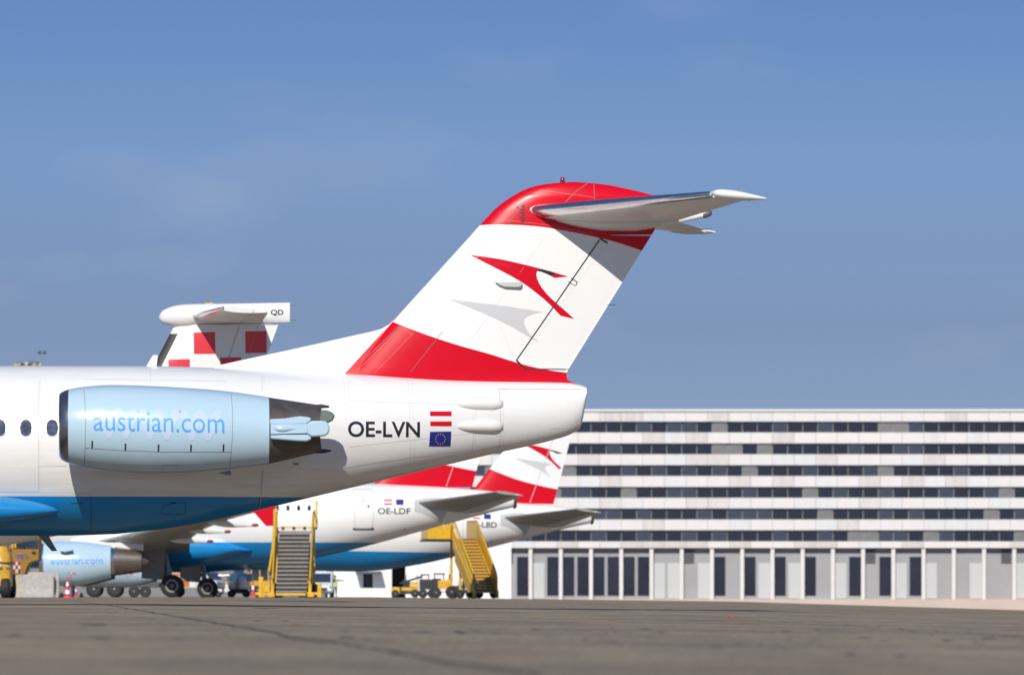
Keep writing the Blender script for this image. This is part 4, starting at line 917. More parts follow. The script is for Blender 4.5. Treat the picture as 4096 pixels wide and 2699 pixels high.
# ------------------------------------------------------------------ the turboprop whose T-tail shows above the near jet
def build_turboprop():
    D = 156.0; fr = Frame((900 - CX) / F * D, D, 0.0, R(4.0)); P = fr.P
    root = thing('turboprop_airliner', 'white turboprop with red squares on its fin and QD on its bullet tail', 'airplane', (fr.x0, D, 0), fr.th)
    tab = lambda pts, yl=0.0: [P(a, b, yl) for a, b in pts]
    # bullet on top of the fin
    tp = tab([(635, 1266), (645, 1246), (665, 1233), (700, 1221), (750, 1215), (850, 1213), (1000, 1211), (1160, 1209)], -.2); bt = tab([(635, 1268), (645, 1287), (665, 1297), (700, 1305), (745, 1308), (800, 1300), (900, 1296), (1000, 1294), (1100, 1292), (1160, 1288)], -.2)
    wd = [(P(a, 1250)[0], w) for a, w in ((635, .02), (645, .14), (665, .22), (700, .3), (800, .34), (950, .28), (1080, .13), (1160, .05))]
    x0, x1 = P(635, 1250, -.2)[0], P(1160, 1250, -.2)[0]
    bme = MB().loft(body_rings(tp, bt, wd, frange(x0, x0 + .5, 12) + frange(x0 + .6, x1, 26), 36)).mesh('tail_bullet', 'white_clean'); bul = finish('tail_bullet', bme, root, 50)
    bt_ = bvh(bme); lettering('tail_letters', 'QD', (1083, 1238, 1134, 1263), bt_, 'letter_black', bul, fr, y0=-.15, off=.006, bold=.022)
    decal('skin_joint', strip([(1078, 1230), (1054, 1256), (1070, 1292)], 1.2), bt_, 'seam_soft', bul, fr, y0=-.15)
    # fin and rudder
    le = [(1298, 700), (1330, 683), (1600, 545), (1760, 470)]; te = [(1298, 1113), (1390, 1078), (1600, 1000), (1760, 940)]
    def st(py, th=.36):
        a, b = P(lerp_tab(le, py), py), P(lerp_tab(te, py), py); return (a[0], b[0], 0, a[1], th, 0)
    fs = [st(q) for q in (1760, 1600, 1450, 1330, 1312, 1298)]
    zu = sorted(((s_[3]), u) for s_, u in zip(fs, (.64, .64, .635, .635, .635, .635)))
    fme = MB().loft(panel(fs, 0, .635, 16, 'z')).mesh('fin', 'white_clean'); fin = finish('fin', fme, root, 45)
    MB().loft(panel(fs, .635, .82, 8, 'z')).build('rudder', 'white_clean', root, 45); MB().loft(panel(fs, .82, 1, 8, 'z')).build('rudder_tab', 'white_clean', root, 45)
    full = MB().loft(panel(fs, 0, 1, 30, 'z')).mesh('skin_template', 'white_clean'); ft = bvh(full); bpy.data.meshes.remove(full)
    decal('hinge_gap', strip([(958, 1303), (935, 1370), (912, 1440)], 1.8), ft, 'seam', fin, fr, off=.006, y0=-.15); decal('hinge_gap', strip([(1032, 1303), (1012, 1370), (995, 1420)], 1.5), ft, 'seam', fin, fr, off=.006, y0=-.15)
    s2 = [(a - .008, b, y, z, t_ * 1.04, d) for a, b, y, z, t_, d in [st(q) for q in (1760, 1600, 1450, 1335)]]
    MB().loft(panel(s2, 0, .075, 12, 'z')).build('deicer_boot', 'boot_rubber', fin, 60)
    for x_, y_ in ((775, 1330), (981, 1325), (674, 1438), (880, 1430), (570, 1545), (776, 1540)):
        decal('checker_square', [[(x_, y_), (x_ + 85, y_ - 2), (x_ + 86, y_ + 85), (x_ + 1, y_ + 86)]], ft, 'red_soft', fin, fr, off=.006, y0=-.15, cut=.15)
    # tailplane
    a, b = P(768, 1263, -.25), P(884, 1233, -4.6); z = a[1]
    for sg in (-1, 1):
        ss = [(a[0] + (b[0] - a[0]) * (y - .25) / 4.35, a[0] + (b[0] - a[0]) * (y - .25) / 4.35 + 2.05 - .75 * (y / 4.6), y * sg, z, .26 - .1 * y / 4.6, .12) for y in (0, .25, 1.6, 3.2, 4.6)]
        so = MB().loft(panel(ss, 0, .68, 14)).build('stabilizer', 'white_trim', root, 40); MB().loft(panel(ss, .69, 1, 8)).build('elevator', 'white_trim', root, 40)
        MB().loft(panel([(q - .006, w, y, z_, t_ * 1.05, d) for q, w, y, z_, t_, d in ss[1:]], 0, .07, 10)).build('deicer_boot', 'polished_metal', so, 60)
    q = P(833, 1213); MB().tube([(q[0], 0, q[1] - .02), (q[0], 0, q[1] + .07)], .01, 6).build('antenna', 'black_steel', bul); MB().box((q[0] + .02, 0, q[1] + .0), (.24, .05, .03)).build('antenna_base', 'strap_yellow', bul, bevel=.008)
    for px, py in ((1160, 1221), (1160, 1279), (1098, 1338), (1070, 1379)):
        q = P(px, py); MB().tube([(q[0] - .08, 0, q[1]), (q[0] + .16, 0, q[1] - .003)], .005, 5).build('static_wick', 'black_steel', bul if py < 1300 else fin)
    # fuselage, wing, nacelles and gear, hidden behind the near jet or left of the photograph
    xt = 2.6; top = [(-30, 2.2), (-29.4, 2.75), (-28, 3.3), (-26, 3.75), (-8, 3.75), (-1, 3.75), (xt, 3.55)]; bot = [(-30, 2.0), (-29.4, 1.5), (-28, 1.15), (-26, 1.1), (-10, 1.1), (-7, 1.45), (-4, 2.0), (-1, 2.65), (xt, 3.2)]; w = [(-30, .05), (-29.4, .55), (-28, 1.0), (-26, 1.34), (-8, 1.34), (-4, 1.1), (-1, .7), (xt, .15)]
    MB().loft(body_rings(top, bot, w, frange(-30, -26, 9) + frange(-25, xt, 34), 40)).build('fuselage', 'white_clean', root, 40)
    for sg in (-1, 1):
        MB().loft(panel([(-16.6, -13.6, .3 * sg, 3.85, .5, 0), (-16.4, -13.6, 4.5 * sg, 3.9, .48, 0), (-15.9, -14.3, 14.2 * sg, 4.3, .25, 0)])).build('wing', 'white_trim', root, 40)
        MB().loft(body_rings([(-19, 3.4), (-18, 3.75), (-14, 3.8), (-12.5, 3.3)], [(-19, 3.0), (-18, 2.6), (-14, 2.6), (-12.5, 3.1)], [(-19, .2), (-18, .55), (-14, .5), (-12.5, .1)], frange(-19, -12.5, 14), 24, yc=4.4 * sg)).build('engine_nacelle', 'white_clean', root, 40)
        MB().tube([(-14.5, 4.4 * sg, 2.8), (-14.3, 4.4 * sg, .42)], .1).build('gear_leg', 'strut_metal', root, 40)
        for dy in (-.25, .25): wheel(root, -14.3, 4.4 * sg + dy, .42, .42, .25)
    MB().tube([(-27.5, 0, 1.2), (-27.5, 0, .3)], .07).build('nose_gear_leg', 'strut_metal', root, 40); wheel(root, -27.5, -.15, .28, .28, .18); wheel(root, -27.5, .15, .28, .28, .18)
build_turboprop()

# ------------------------------------------------------------------ buildings
def build_low_building():
    D = 490.0; k = F / D
    X = lambda px: (px - CX) / k
    x0, x1 = X(1312), X(2045); zb = gz(X(1500), D) - .3; root = thing('service_building', 'low white plastered building behind the airliners, with a canopied window', 'building', (X(1600), D, zb))
    Z = lambda py: H + (YH - py) / k - zb; ox = X(1600)
    wx0, wx1, wz0, wz1 = X(1452) - ox, X(1491) - ox, Z(2350), Z(2293); gx0, gx1, gz1 = X(1567) - ox, X(1622) - ox, Z(2190)
    x0 -= ox; x1 -= ox; top = Z(2105); mb = MB(); d = .35
    for a, b, c, e in ((x0, wx0, 0, top), (wx1, gx0, 0, top), (gx1, x1, 0, top), (wx0, wx1, 0, wz0), (wx0, wx1, wz1, top), (gx0, gx1, gz1, top)): mb.b(a, b, 0, d, c, e)
    w_ = mb.build('wall', 'plaster_white', root)
    MB().b(x0 + .01, x1 - .01, d + .02, 14, .01, top - .05).build('body', 'plaster_grey', root)
    MB().b(x0 - .2, x1 + .2, -.3, 14.2, top, top + .25).build('roof', 'facade_grey', root)
    wn_ = MB().b(wx0, wx1, .2, .26, wz0, wz1).build('window', 'window_glass', root); MB().b((wx0 + wx1) / 2 - .03, (wx0 + wx1) / 2 + .03, .14, .2, wz0, wz1).build('mullion', 'dark_steel', wn_)
    MB().b(gx0, gx1, .25, .3, 0, gz1).build('doorway_shade', 'unlit_black', root)  # black sheet standing in for the unlit inside of the doorway
    MB().b(X(1425) - ox, X(1527) - ox, -2.0, -.002, Z(2294), Z(2284)).build('canopy', 'dark_steel', root, bevel=.03)
    MB().b(x0, gx0 - .01, -.12, -.004, 0, .5).build('plinth', 'plaster_white', root)
build_low_building()

def build_office():
    D = 880.0; k = F / D; X = lambda px: (px - CX) / k
    x0, x1 = X(1880), X(4300); zb = gz(x1, D); ox = (x0 + x1) / 2
    root = thing('office_building', 'long pale multi-storey building with dark ribbon windows at the right edge', 'building', (ox, D, zb))
    Z = lambda py: H + (YH - py) / k - zb; x0 -= ox; x1 -= ox
    rows = [(1685, 1729), (1772, 1816), (1859, 1903), (1946, 1990), (2032, 2077), (2119, 2164)]
    edges = [Z(1645)] + [z for a, b in rows for z in (Z(a), Z(b))] + [Z(2190)]
    rw = random.Random(5); nb = 28; wb_ = (x1 - x0) / nb
    for i in range(0, len(edges), 2):
        pm = {k_: MB().b(.02, wb_ - .02, 0, .6, edges[i + 1], edges[i]).mesh('facade_panel', k_) for k_ in ('facade_pale', 'facade_worn', 'facade_cool')}
        for j in range(nb):
            o = bpy.data.objects.new('facade_panel', pm[rw.choice(['facade_pale'] * 3 + ['facade_worn', 'facade_cool'])]); COL.objects.link(o); o.parent = root; o.location = (x0 + j * wb_, rw.uniform(-.02, .02), 0)
    MB().b(x0, x1, .62, 20, Z(2190), Z(1646)).build('core', 'facade_grey', root)
    n = 40; w = (x1 - x0) / n; pane = None; rw = random.Random(5)
    for a, b in rows:
        h = Z(a) - Z(b)
        for i in range(n):
            if pane is None: pane = {k_: MB().b(.06, w - .06, 0, .08, .04, h - .04).mesh('window_pane', k_) for k_ in ('facade_glass', 'glass_blind', 'glass_lit')}
            o = bpy.data.objects.new('window_pane', pane[rw.choice(['facade_glass'] * 6 + ['glass_lit'] * 3 + ['glass_blind'])]); COL.objects.link(o); o.parent = root; o.location = (x0 + i * w, .38, Z(b))
    MB().b(x0, x1, 1.4, 20, Z(2395), Z(2190)).build('recessed_storey', 'facade_grey', root)
    MB().b(x0, x1, .2, 20, 0, Z(2395)).build('base_wall', 'facade_beige', root)
    for i in range(n):
        kind = rw.random()
        if kind < .35: MB().b(x0 + i * w + .25, x0 + i * w + w - .25, 1.25, 1.38, Z(2380), Z(2225)).build('glazing', 'facade_glass', root)
        elif kind < .6: MB().b(x0 + i * w + .2, x0 + i * w + w - .2, 1.3, 1.38, Z(2392), Z(2250)).build('roller_door', 'fairing_grey', root)
        elif kind < .75:
            for k_ in range(6): MB().b(x0 + i * w + .4, x0 + i * w + w - .4, 1.2, 1.38, Z(2250) + k_ * .4, Z(2250) + k_ * .4 + .22).build('louvre', 'dark_steel', root)
    for i in range(0, n + 1, 2): MB().b(x0 + i * w - (.3 if i else 0), x0 + i * w + (.3 if i < n else 0), .3, .9, Z(2395), Z(2190)).build('column', 'facade_pale', root)
    MB().b(x0 - .3, x1 + .3, -.3, 20.3, Z(1645) + .002, Z(1636)).build('parapet', 'facade_pale', root)
build_office()

def build_pier():
    D = 620.0; k = F / D; X = lambda px: (px - CX) / k; x0, x1 = X(-500), X(1300); zb = gz(0, D); ox = (x0 + x1) / 2
    root = thing('pier_building', 'low grey building far behind the parked airliner wheels at left', 'building', (ox, D, zb)); Z = lambda py: H + (YH - py) / k - zb
    x0 -= ox; x1 -= ox
    MB().b(x0, x1, 0, 12, 0, Z(2262)).build('wall', 'plaster_grey', root); MB().b(x0 - .2, x1 + .2, -.4, 12.2, Z(2262), Z(2255)).build('roof', 'facade_grey', root)
    n = 22; w = (x1 - x0) / n
    for i in range(n): MB().b(x0 + i * w + .5, x0 + i * w + w - .5, -.05, .02, Z(2345), Z(2300)).build('window', 'facade_glass', root)
build_pier()

def build_mast():
    D = 600.0; k = F / D; q = gat(110, D); root = thing('floodlight_mast', 'distant floodlight mast whose lamp crown peeks over the near jet at far left', 'lamp mast', q)
    Z = lambda py: H + (YH - py) / k - q.z; dx = lambda px: (px - 110) / k
    MB().tube([(0, 0, 0), (0, 0, Z(1452))], .32, 14, r1=.16).build('pole', 'mast_steel', root, 40)
    MB().lathe([(0, .9), (.12, 1.25), (.28, 1.25), (.4, .5), (.42, .02)], 'z', (0, 0, Z(1458)), 24).build('lamp_crown', 'mast_steel', root, 40)
    for i in range(8):
        a = 2 * math.pi * i / 8; MB().box((1.2 * math.cos(a), 1.2 * math.sin(a), Z(1459)), (.5, .35, .3), rz=a, ry=R(25)).build('floodlight', 'lamp_glass', root, bevel=.03)
    MB().tube([(dx(60), 0, Z(1457)), (dx(152), 0, Z(1457))], .06, 8).build('cross_arm', 'mast_steel', root)
    MB().tube([(dx(168), 0, Z(1457)), (dx(168), 0, Z(1412))], .035, 8).build('antenna_stick', 'mast_steel', root); MB().tube([(dx(150), 0, Z(1456)), (dx(168), 0, Z(1456))], .06, 8).build('bracket', 'mast_steel', root)
    for sx in (-1, 1): MB().lathe([(-.2, .02), (-.18, .16), (.0, .2), (.15, .14), (.2, .02)], 'z', (dx(168) + sx * .27, 0, Z(1409)), 14).build('obstruction_lamp', 'dark_steel', root, 40); MB().tube([(dx(168), 0, Z(1416)), (dx(168) + sx * .27, 0, Z(1414))], .03, 6).build('lamp_bracket', 'mast_steel', root)
build_mast()

# ------------------------------------------------------------------ passenger stairs seen from the foot
def build_front_stairs():
    D = 258.0; k = F / D; q = gat(1165, D); root = thing('passenger_stairs', 'yellow mobile passenger stairs with grey treads, seen head-on from its foot', 'stairs', q, 0, 'mobile passenger stairs')
    X = lambda px: (px - 1165) / k; Z = lambda py: H + (YH - py) / k - q.z
    n = 15; z1 = Z(2128); w0, w1 = X(1102), X(1228); run = .27
    for i in range(n):
        z = .12 + (z1 - .12) * (i + 1) / n; y = i * run
        st = MB().prism([(y - .015, z - .075), (y - .03, z - .05), (y - .03, z - .02), (y - .01, z), (y + .26, z), (y + .26, z - .03), (y + .03, z - .06)], w0, w1, 'x').build('step', 'tread_grey', root)
        MB().b(w0 + .01, w1 - .01, y + .05, y + .07, z - .23, z - .045).build('riser', 'tread_dark', st)
    yt = n * run
    for sg, pxo in ((-1, 1090), (1, 1240)):
        x = X(pxo); hw = .075
        MB().prism([(-.25, .05), (.15, .05), (yt + .2, z1 - .15), (yt + .2, z1 + .25), (-.15, .42), (-.25, .3)], x - hw, x + hw, 'x').build('stringer', 'stair_yellow', root, bevel=.02)
        for j in range(5):
            y = .1 + j * (yt - .1) / 4; zb = .12 + (z1 - .12) * j / 4; MB().tube([(x, y, zb), (x, y, zb + 1.0)], .03, 8).build('rail_post', 'stair_yellow', root)
        MB().tube([(x, -.1, .9), (x, .1, 1.12), (x, yt, z1 + 1.02), (x, yt + 1.5, z1 + 1.05)], .035, 8).build('handrail', 'stair_yellow', root, 40)
        MB().tube([(x, 0, .55), (x, yt, z1 + .55)], .025, 8).build('mid_rail', 'stair_yellow', root, 40)
        MB().b(x - .09, x + .09, yt + .1, yt + .28, .1, Z(2105)).build('column', 'stair_yellow', root, bevel=.015)
        tops = ((1088, 2027), (1078, 2030)) if sg < 0 else ((1241, 2030), (1250, 1994))
        for px, py in tops: MB().b(X(px) - .045, X(px) + .045, yt + 1.2 + .05 * (px % 3), yt + 1.3 + .05 * (px % 3), Z(2104), Z(py)).build('gate_post', 'stair_yellow', root, bevel=.01)
        MB().b(X(1078 if sg < 0 else 1246), X(1084 if sg < 0 else 1252), yt + 1.0, yt + 1.5, Z(2112), Z(2100)).build('hinge_bracket', 'black_steel', root, bevel=.01)
    MB().b(X(1100), X(1236), yt - .12, yt - .02, Z(2108), Z(2101)).build('platform_edge', 'stair_yellow', root, bevel=.01)
    MB().b(X(1096), X(1236), yt - .02, yt + 2.0, z1 + .02, z1 + .12).build('platform', 'tread_grey', root)
    for px in (1118, 1162, 1206): MB().lathe([(0, .07), (.1, .09), (.16, .05)], 'z', (X(px), yt - .07, Z(2114)), 12).build('lamp', 'dark_steel', root, 40)
    MB().tube([(X(1074), .6, Z(2285)), (X(1084), 1.8, Z(2190)), (X(1086), 3.0, Z(2110))], .06, 8).build('lift_strut', 'stair_yellow', root, 40)
    MB().tube([(X(1079), .5, Z(2300)), (X(1082), .5, Z(2345))], .05, 8).build('lift_cylinder', 'steel_silver', root, 40)
    # foot: bumper bar, stabiliser jacks, wheels
    MB().b(X(1104), X(1224), -.34, -.22, .10, .22).build('bumper', 'stair_yellow', root, bevel=.02)
    for px0, px1, za, zb in ((1035, 1053, 0.02, Z(2306)), (1048, 1060, .02, Z(2328)), (1270, 1286, .02, Z(2330))): MB().b(X(px0), X(px1), -.1, .25, za, zb).build('stabilizer_jack', 'stair_yellow', root, bevel=.02)
    for px0, px1 in ((1020, 1085), (1228, 1288)): MB().b(X(px0), X(px1), -.05, .1, .12, .26).build('outrigger', 'stair_yellow', root, bevel=.02)
    MB().b(X(1060), X(1080), -.1, .2, .26, .6).build('control_box', 'stair_yellow', root, bevel=.02)
    for px in (1086, 1244): MB().b(X(px) - .16, X(px) + .16, -.34, .05, .03, .24).build('foot_block', 'stair_yellow', root, bevel=.03)
    MB().b(X(1092), X(1238), .6, 6.5, .35, .6).build('chassis', 'dark_steel', root)
    for y in (1.2, 5.6):
        for px in (1096, 1234): wheel(root, X(px), y, .35, .35, .22)
build_front_stairs()

# ------------------------------------------------------------------ amber stairs running down towards the right
def build_side_stairs():
    D = 301.5; k = F / D; q = gat(1940, D); phi = R(14)
    root = thing('passenger_stairs', 'amber yellow passenger stairs with side panels descending to the right beside the OE-LBD tail', 'stairs', q, phi, 'mobile passenger stairs')
    # local: +y leads up and away, x across; foot at the origin
    n = 17; hgt = 3.3; run = .27; w = .56; yt = n * run
    for i in range(n):
        z = .3 + (hgt - .3) * (i + 1) / n; y = i * run
        st = MB().b(-w, w, y, y + .27, z - .075, z).build('step', 'tread_dark', root)
        MB().b(-w, w, y + .0, y + .02, z - .175, z - .077).build('riser', 'stair_amber', st)
    for sg in (-1, 1):
        x = sg * (w + .08)
        prof = [(-.35, .02), (.1, .02), (.25, .25), (yt + .1, hgt - .45), (yt + .1, hgt + .05), (-.1, .55), (-.35, .35)]
        MB().prism(prof, x - .06, x + .06, 'x').build('stringer', 'stair_yellow', root, bevel=.02)
        hp = .38 if sg < 0 else .84
        MB().prism([(-.05, .58), (yt + .1, hgt + .08), (yt + .1, hgt + .08 + hp), (.1, .51 + hp), (-.05, .35 + hp * .9)], x - .02, x + .02, 'x').build('side_panel', 'stair_panel' if sg < 0 else 'stair_amber', root)
        MB().tube([(x, .05, .95), (x, yt, hgt + .72)], .03, 8).build('mid_rail', 'stair_yellow', root, 40)
        MB().tube([(x, -.1, .5), (x, -.1, 1.15), (x, .1, 1.42), (x, yt, hgt + 1.0), (x, yt + 2.2, hgt + 1.0)], .055, 10).build('handrail', 'stair_yellow', root, 40)
        MB().prism([(.6, .35), (yt + .05, hgt - .5), (yt + .05, hgt - 1.25), (1.6, .35)], x - sg * .05 - .012, x - sg * .05 + .012, 'x').build('under_panel', 'stair_panel', root)
        MB().b(x - .03, x + .03, yt + .15, yt + 2.3, hgt - .1, hgt + .95).build('platform_panel', 'stair_yellow', root)
        for y in (.15, 3.6): wheel(root, x - sg * .1, y, .24, .24, .2)
    MB().b(-w, w, yt, yt + 2.3, hgt - .12, hgt).build('platform', 'tread_dark', root)
    MB().b(-w - 1.45, -w - .15, yt + .5, yt + 2.3, hgt - .02, hgt + .75).build('canopy_box', 'stair_yellow', root, bevel=.04)
    MB().b(-w - 1.5, -w - .1, yt + .45, yt + 2.35, hgt - .14, hgt - .03).build('canopy_sill', 'black_steel', root, bevel=.02)
    MB().b(-.5, .5, .5, yt + 1.5, .3, .48).build('chassis', 'dark_steel', root)
    for y in (yt - .2, yt + 1.9): MB().tube([(-.35, y, .3), (-.35, y, hgt - .1)], .07, 10).build('lift_column', 'stair_yellow', root, 40); MB().tube([(.35, y, .3), (.35, y, hgt - .1)], .07, 10).build('lift_column', 'stair_yellow', root, 40)
    for y in (yt + .8,):
        for x in (-.6, .6): wheel(root, x, y, .35, .35, .22)
build_side_stairs()

# ------------------------------------------------------------------ yellow tug and loader cab at the left edge
def build_tug():
    D = 246.0; k = F / D; q = gat(0, D); root = thing('apron_tug', 'yellow tug with rounded hood cut off by the left edge of the photo', 'tug', q, R(0))
    X = lambda px: px / k; Z = lambda py: H + (YH - py) / k - q.z
    rings = []
    for x, zt_, hw in ((-2.6, Z(2190), .78), (-.5, Z(2182), .78), (.10, Z(2178), .76), (.34, Z(2186), .72), (.46, Z(2205), .68), (.52, Z(2230), .64)):
        rings.append([(x, -hw, Z(2345)), (x, -hw, zt_ - .22), (x, -hw * .92, zt_ - .08), (x, -hw * .7, zt_), (x, hw * .7, zt_), (x, hw * .92, zt_ - .08), (x, hw, zt_ - .22), (x, hw, Z(2345))])
    hood = MB().loft(rings).build('hood', 'tug_yellow', root, 50, bevel=.03)
    MB().b(-2.6, .55, -.80, .80, Z(2252), Z(2247)).build('rub_strip', 'black_steel', root, bevel=.01)
    MB().b(-2.5, .45, -.74, .74, Z(2362), Z(2340)).build('chassis', 'black_steel', root)
    MB().b(-.35, .14, -.795, -.775, Z(2244), Z(2233)).build('number_plate', 'white_trim', root)
    MB().lathe([(0, .09), (-.04, .1), (-.05, .06), (-.055, .005)], 'y', (.08, -.78, Z(2268)), 18).build('lamp', 'strut_metal', root, 40)
    MB().lathe([(0, .07), (-.03, .08), (-.04, .005)], 'y', (.40, -.72, Z(2268)), 16).build('lamp', 'strut_metal', root, 40)
    for x in (.30, -2.2):
        for y in (-.55, 2.2):
            o = wheel(root, 0, 0, 0, .46, .40); o.location = (x, y, .46); o.rotation_euler.z = R(90 if x > 0 else -90)
    MB().b(-2.4, .3, .8, 2.6, .5, Z(2200)).build('rear_body', 'tug_yellow', root, bevel=.05)
    for px in (47, 58): MB().b(X(px) - .04, X(px) + .04, .35, .43, Z(2190), Z(2120)).build('cab_post', 'stair_yellow', root, bevel=.01)
    MB().b(-1.8, .58, -.1, .75, Z(2124), Z(2116)).build('cab_roof', 'tug_yellow', root, bevel=.03)
    MB().b(-1.8, .42, .3, .33, Z(2180), Z(2124)).build('windscreen', 'window_glass', root)
    for px in (-60,): MB().b(X(px) - .04, X(px) + .04, .3, .38, Z(2190), Z(2120)).build('cab_post', 'stair_yellow', root)
build_tug()
def build_loader():
    D = 252.0; k = F / D; q = gat(100, D); root = thing('loader_truck', 'yellow loader with high operator cab carrying a red and white checker and blue VIE logo', 'truck', q)
    X = lambda px: (px - 100) / k; Z = lambda py: H + (YH - py) / k - q.z; y0, y1 = -.7, .8
    body = [(40, 2118), (160, 2118), (162, 2150), (161, 2240), (132, 2246), (122, 2252), (114, 2268), (104, 2296), (50, 2296), (40, 2290)]
    cab = MB().prism([(X(a), Z(b)) for a, b in body], y0, y1).build('cab', 'loader_shaded_yellow', root, 30, bevel=.03)
    for a, b in (((63, 2150), (103, 2190)), ((104, 2142), (155, 2190))):
        MB().b(X(a[0]) - .05, X(b[0]) + .05, y0 - .012, y0 + .02, Z(b[1] + 5), Z(a[1] - 6)).build('window_frame', 'black_steel', cab)
        MB().b(X(a[0]), X(b[0]), y0 - .022, y0 - .014, Z(b[1]), Z(a[1])).build('window', 'window_glass', cab)
    for i in range(3):
        for j in range(3): MB().b(X(58 + i * 9.6), X(58 + (i + 1) * 9.6), y0 - .012, y0 - .003, Z(2246 + (j + 1) * 14.6), Z(2246 + j * 14.6)).build('checker_square', 'dark_red' if (i + j) % 2 == 0 else 'fairing_grey', cab)  # red and white darkened too, the cab's shade is in these colours
    flat_text('logo_lettering', 'VIE', X(70), X(102), Z(2235), Z(2217), y0 - .008, 'logo_blue', cab)
    for i, t_ in enumerate(('Vienna', 'International', 'Airport')): flat_text('small_lettering', t_, X(106), X((118, 130, 118)[i]), Z(2223 + i * 7), Z(2218 + i * 7), y0 - .008, 'dark_steel', cab)
    MB().b(X(133), X(148), y0 - .08, y0 - .003, Z(2214), Z(2203)).build('mirror', 'black_steel', cab, bevel=.02); MB().b(X(89), X(112), y0 - .06, y0 - .024, Z(2163), Z(2144)).build('work_lamp', 'black_steel', cab, bevel=.02)
    MB().b(-5.5, X(45), -.9, .9, .5, 1.1).build('chassis', 'dark_steel', root, bevel=.03); MB().b(-5.5, X(50), -.85, .85, 1.1, 2.3).build('body', 'loader_shaded_yellow', root, bevel=.04)
    MB().b(X(40), X(60), -.3, .3, .5, 1.2).build('cab_arm', 'dark_steel', root)
    for x in (-4.6, -1.6):
        for y in (-.8, .8): wheel(root, x, y, .5, .5, .3)
build_loader()

# ------------------------------------------------------------------ concrete barrier, cones
def build_barrier():
    D = 266.0; k = F / D; q = gat(140, D); root = thing('concrete_barrier', 'grey concrete barrier block left of the striped cones', 'barrier', q); X = lambda px: (px - 140) / k
    Z = lambda py: H + (YH - py) / k - q.z; h = Z(2287)
    pr = [(-.42, 0), (-.40, .14), (-.20, .42), (-.13, h - .04), (-.09, h), (.09, h), (.13, h - .04), (.20, .42), (.40, .14), (.42, 0)]
    MB().loft([[(X(40), y, z) for y, z in pr], [(X(214), y, z) for y, z in pr], [(X(224), y * .55, z * .99) for y, z in pr], [(X(236), y * .5, z * .98) for y, z in pr]]).build('block', 'concrete_block', root, bevel=.02)
    MB().b(X(217), X(222), -.44, -.2, .25, h - .25).build('end_slot', 'dark_steel', root)
    rings = [[(X(70) + .0, -.145, h - .1), (X(74), -.145, h - .1), (X(88), -.43, .05), (X(84), -.43, .05)]]
    MB().tube([(X(70), -.15, h - .05), (X(73), -.19, h - .5), (X(78), -.22, .43), (X(84), -.42, .13), (X(86), -.44, .02)], .03, 6).build('tie_strap', 'strap_yellow', root, 40)
build_barrier()
def build_cone(px, D, h, red, bands, label):
    q = gat(px, D); root = thing('traffic_cone', label, 'cone', q, 0, 'red and white traffic cones'); r0, r1 = h * .16, h * .025
    for i in range(len(bands) - 1):
        a, b = bands[i], bands[i + 1]; ra, rb = r0 + (r1 - r0) * a, r0 + (r1 - r0) * b
        MB().lathe([(h * a, ra * .9), (h * a, ra), (h * b, rb), (h * b, rb * .9)], 'z', (0, 0, 0), 24).build('band', red if i % 2 == 0 else 'cone_white', root, 40)
    MB().box((0, 0, .03), (h * .42, h * .42, .05), taper=(.9, .9)).build('base', red, root, bevel=.012)
build_cone(270, 262, .98, 'cone_red', (.03, .18, .38, .56, .76, 1.0), 'tall cone with two bright white bands, beside the concrete barrier')
build_cone(304, 275, .58, 'cone_faded', (.03, .5, .75, 1.0), 'small faded red cone just right of the tall striped cone')
build_cone(1012, 262, .82, 'cone_faded', (.03, .48, .72, 1.0), 'faded red cone with one white band left of the head-on yellow stairs')

# ------------------------------------------------------------------ ground equipment further back
def build_tanker():
    D = 350.0; k = F / D; q = gat(440, D); root = thing('equipment_trailer', 'dark low trailer with paired wheels showing under the light blue engine', 'trailer', q); X = lambda px: (px - 440) / k
    MB().b(X(330), X(640), -.9, .9, .62, .95).build('deck', 'dark_steel', root, bevel=.03); MB().b(X(350), X(560), -.8, .8, .95, 1.5).build('housing', 'dark_steel', root, bevel=.05)
    for px in (380, 462): 
        for y in (-.8, .8): wheel(root, X(px), y, .5, .5, .34)
    for px in (540, 585): wheel(root, X(px), -.8, .36, .36, .28, hubmat='hub_dark')
    MB().tube([(X(640), 0, .8), (X(680), 0, .5)], .06, 8).build('drawbar', 'dark_steel', root)
build_tanker()
def build_chocks():
    for px, lab in ((246, 'small yellow chock by the foot of the concrete barrier'), (262, 'yellow chock behind the tall striped cone'), (326, 'yellow chock right of the small faded cone')):
        q = gat(px, 285); o = MB().prism([(-.12, 0), (.12, 0), (.04, .24), (-.04, .24)], -.2, .2).build('wheel_chock', 'stair_yellow', None, bevel=.02); o.location = (q.x, q.y, q.z); tag(o, lab, 'chock', 'yellow chocks near the barrier')
build_chocks()
def build_service_truck():
    D = 330.0; k = F / D; q = gat(745, D); root = thing('service_truck', 'white service truck with orange stripes between the two airliner main wheels', 'truck', q, R(-15)); X = lambda px: (px - 745) / k
    MB().b(-1.2, .9, -.9, .9, .55, 1.45).build('box_body', 'van_white', root, bevel=.05)
    MB().b(-1.21, .92, -.915, .915, 1.28, 1.42).build('stripe', 'orange_paint', root, bevel=.005); MB().b(-.1, .5, -.92, -.9, .62, 1.05).build('side_panel', 'orange_paint', root, bevel=.005)
    MB().prism([(.9, .5), (2.2, .5), (2.2, .95), (1.95, 1.05), (1.6, 1.55), (.9, 1.6)], -.85, .85).build('cab', 'van_white', root, bevel=.06); MB().prism([(1.72, 1.12), (1.98, 1.08), (1.66, 1.5), (1.5, 1.5)], -.86, .86).build('windscreen', 'window_glass', root)
    for x in (-.7, 1.4):
        for y in (-.75, .75): wheel(root, x, y, .36, .36, .24)
build_service_truck()
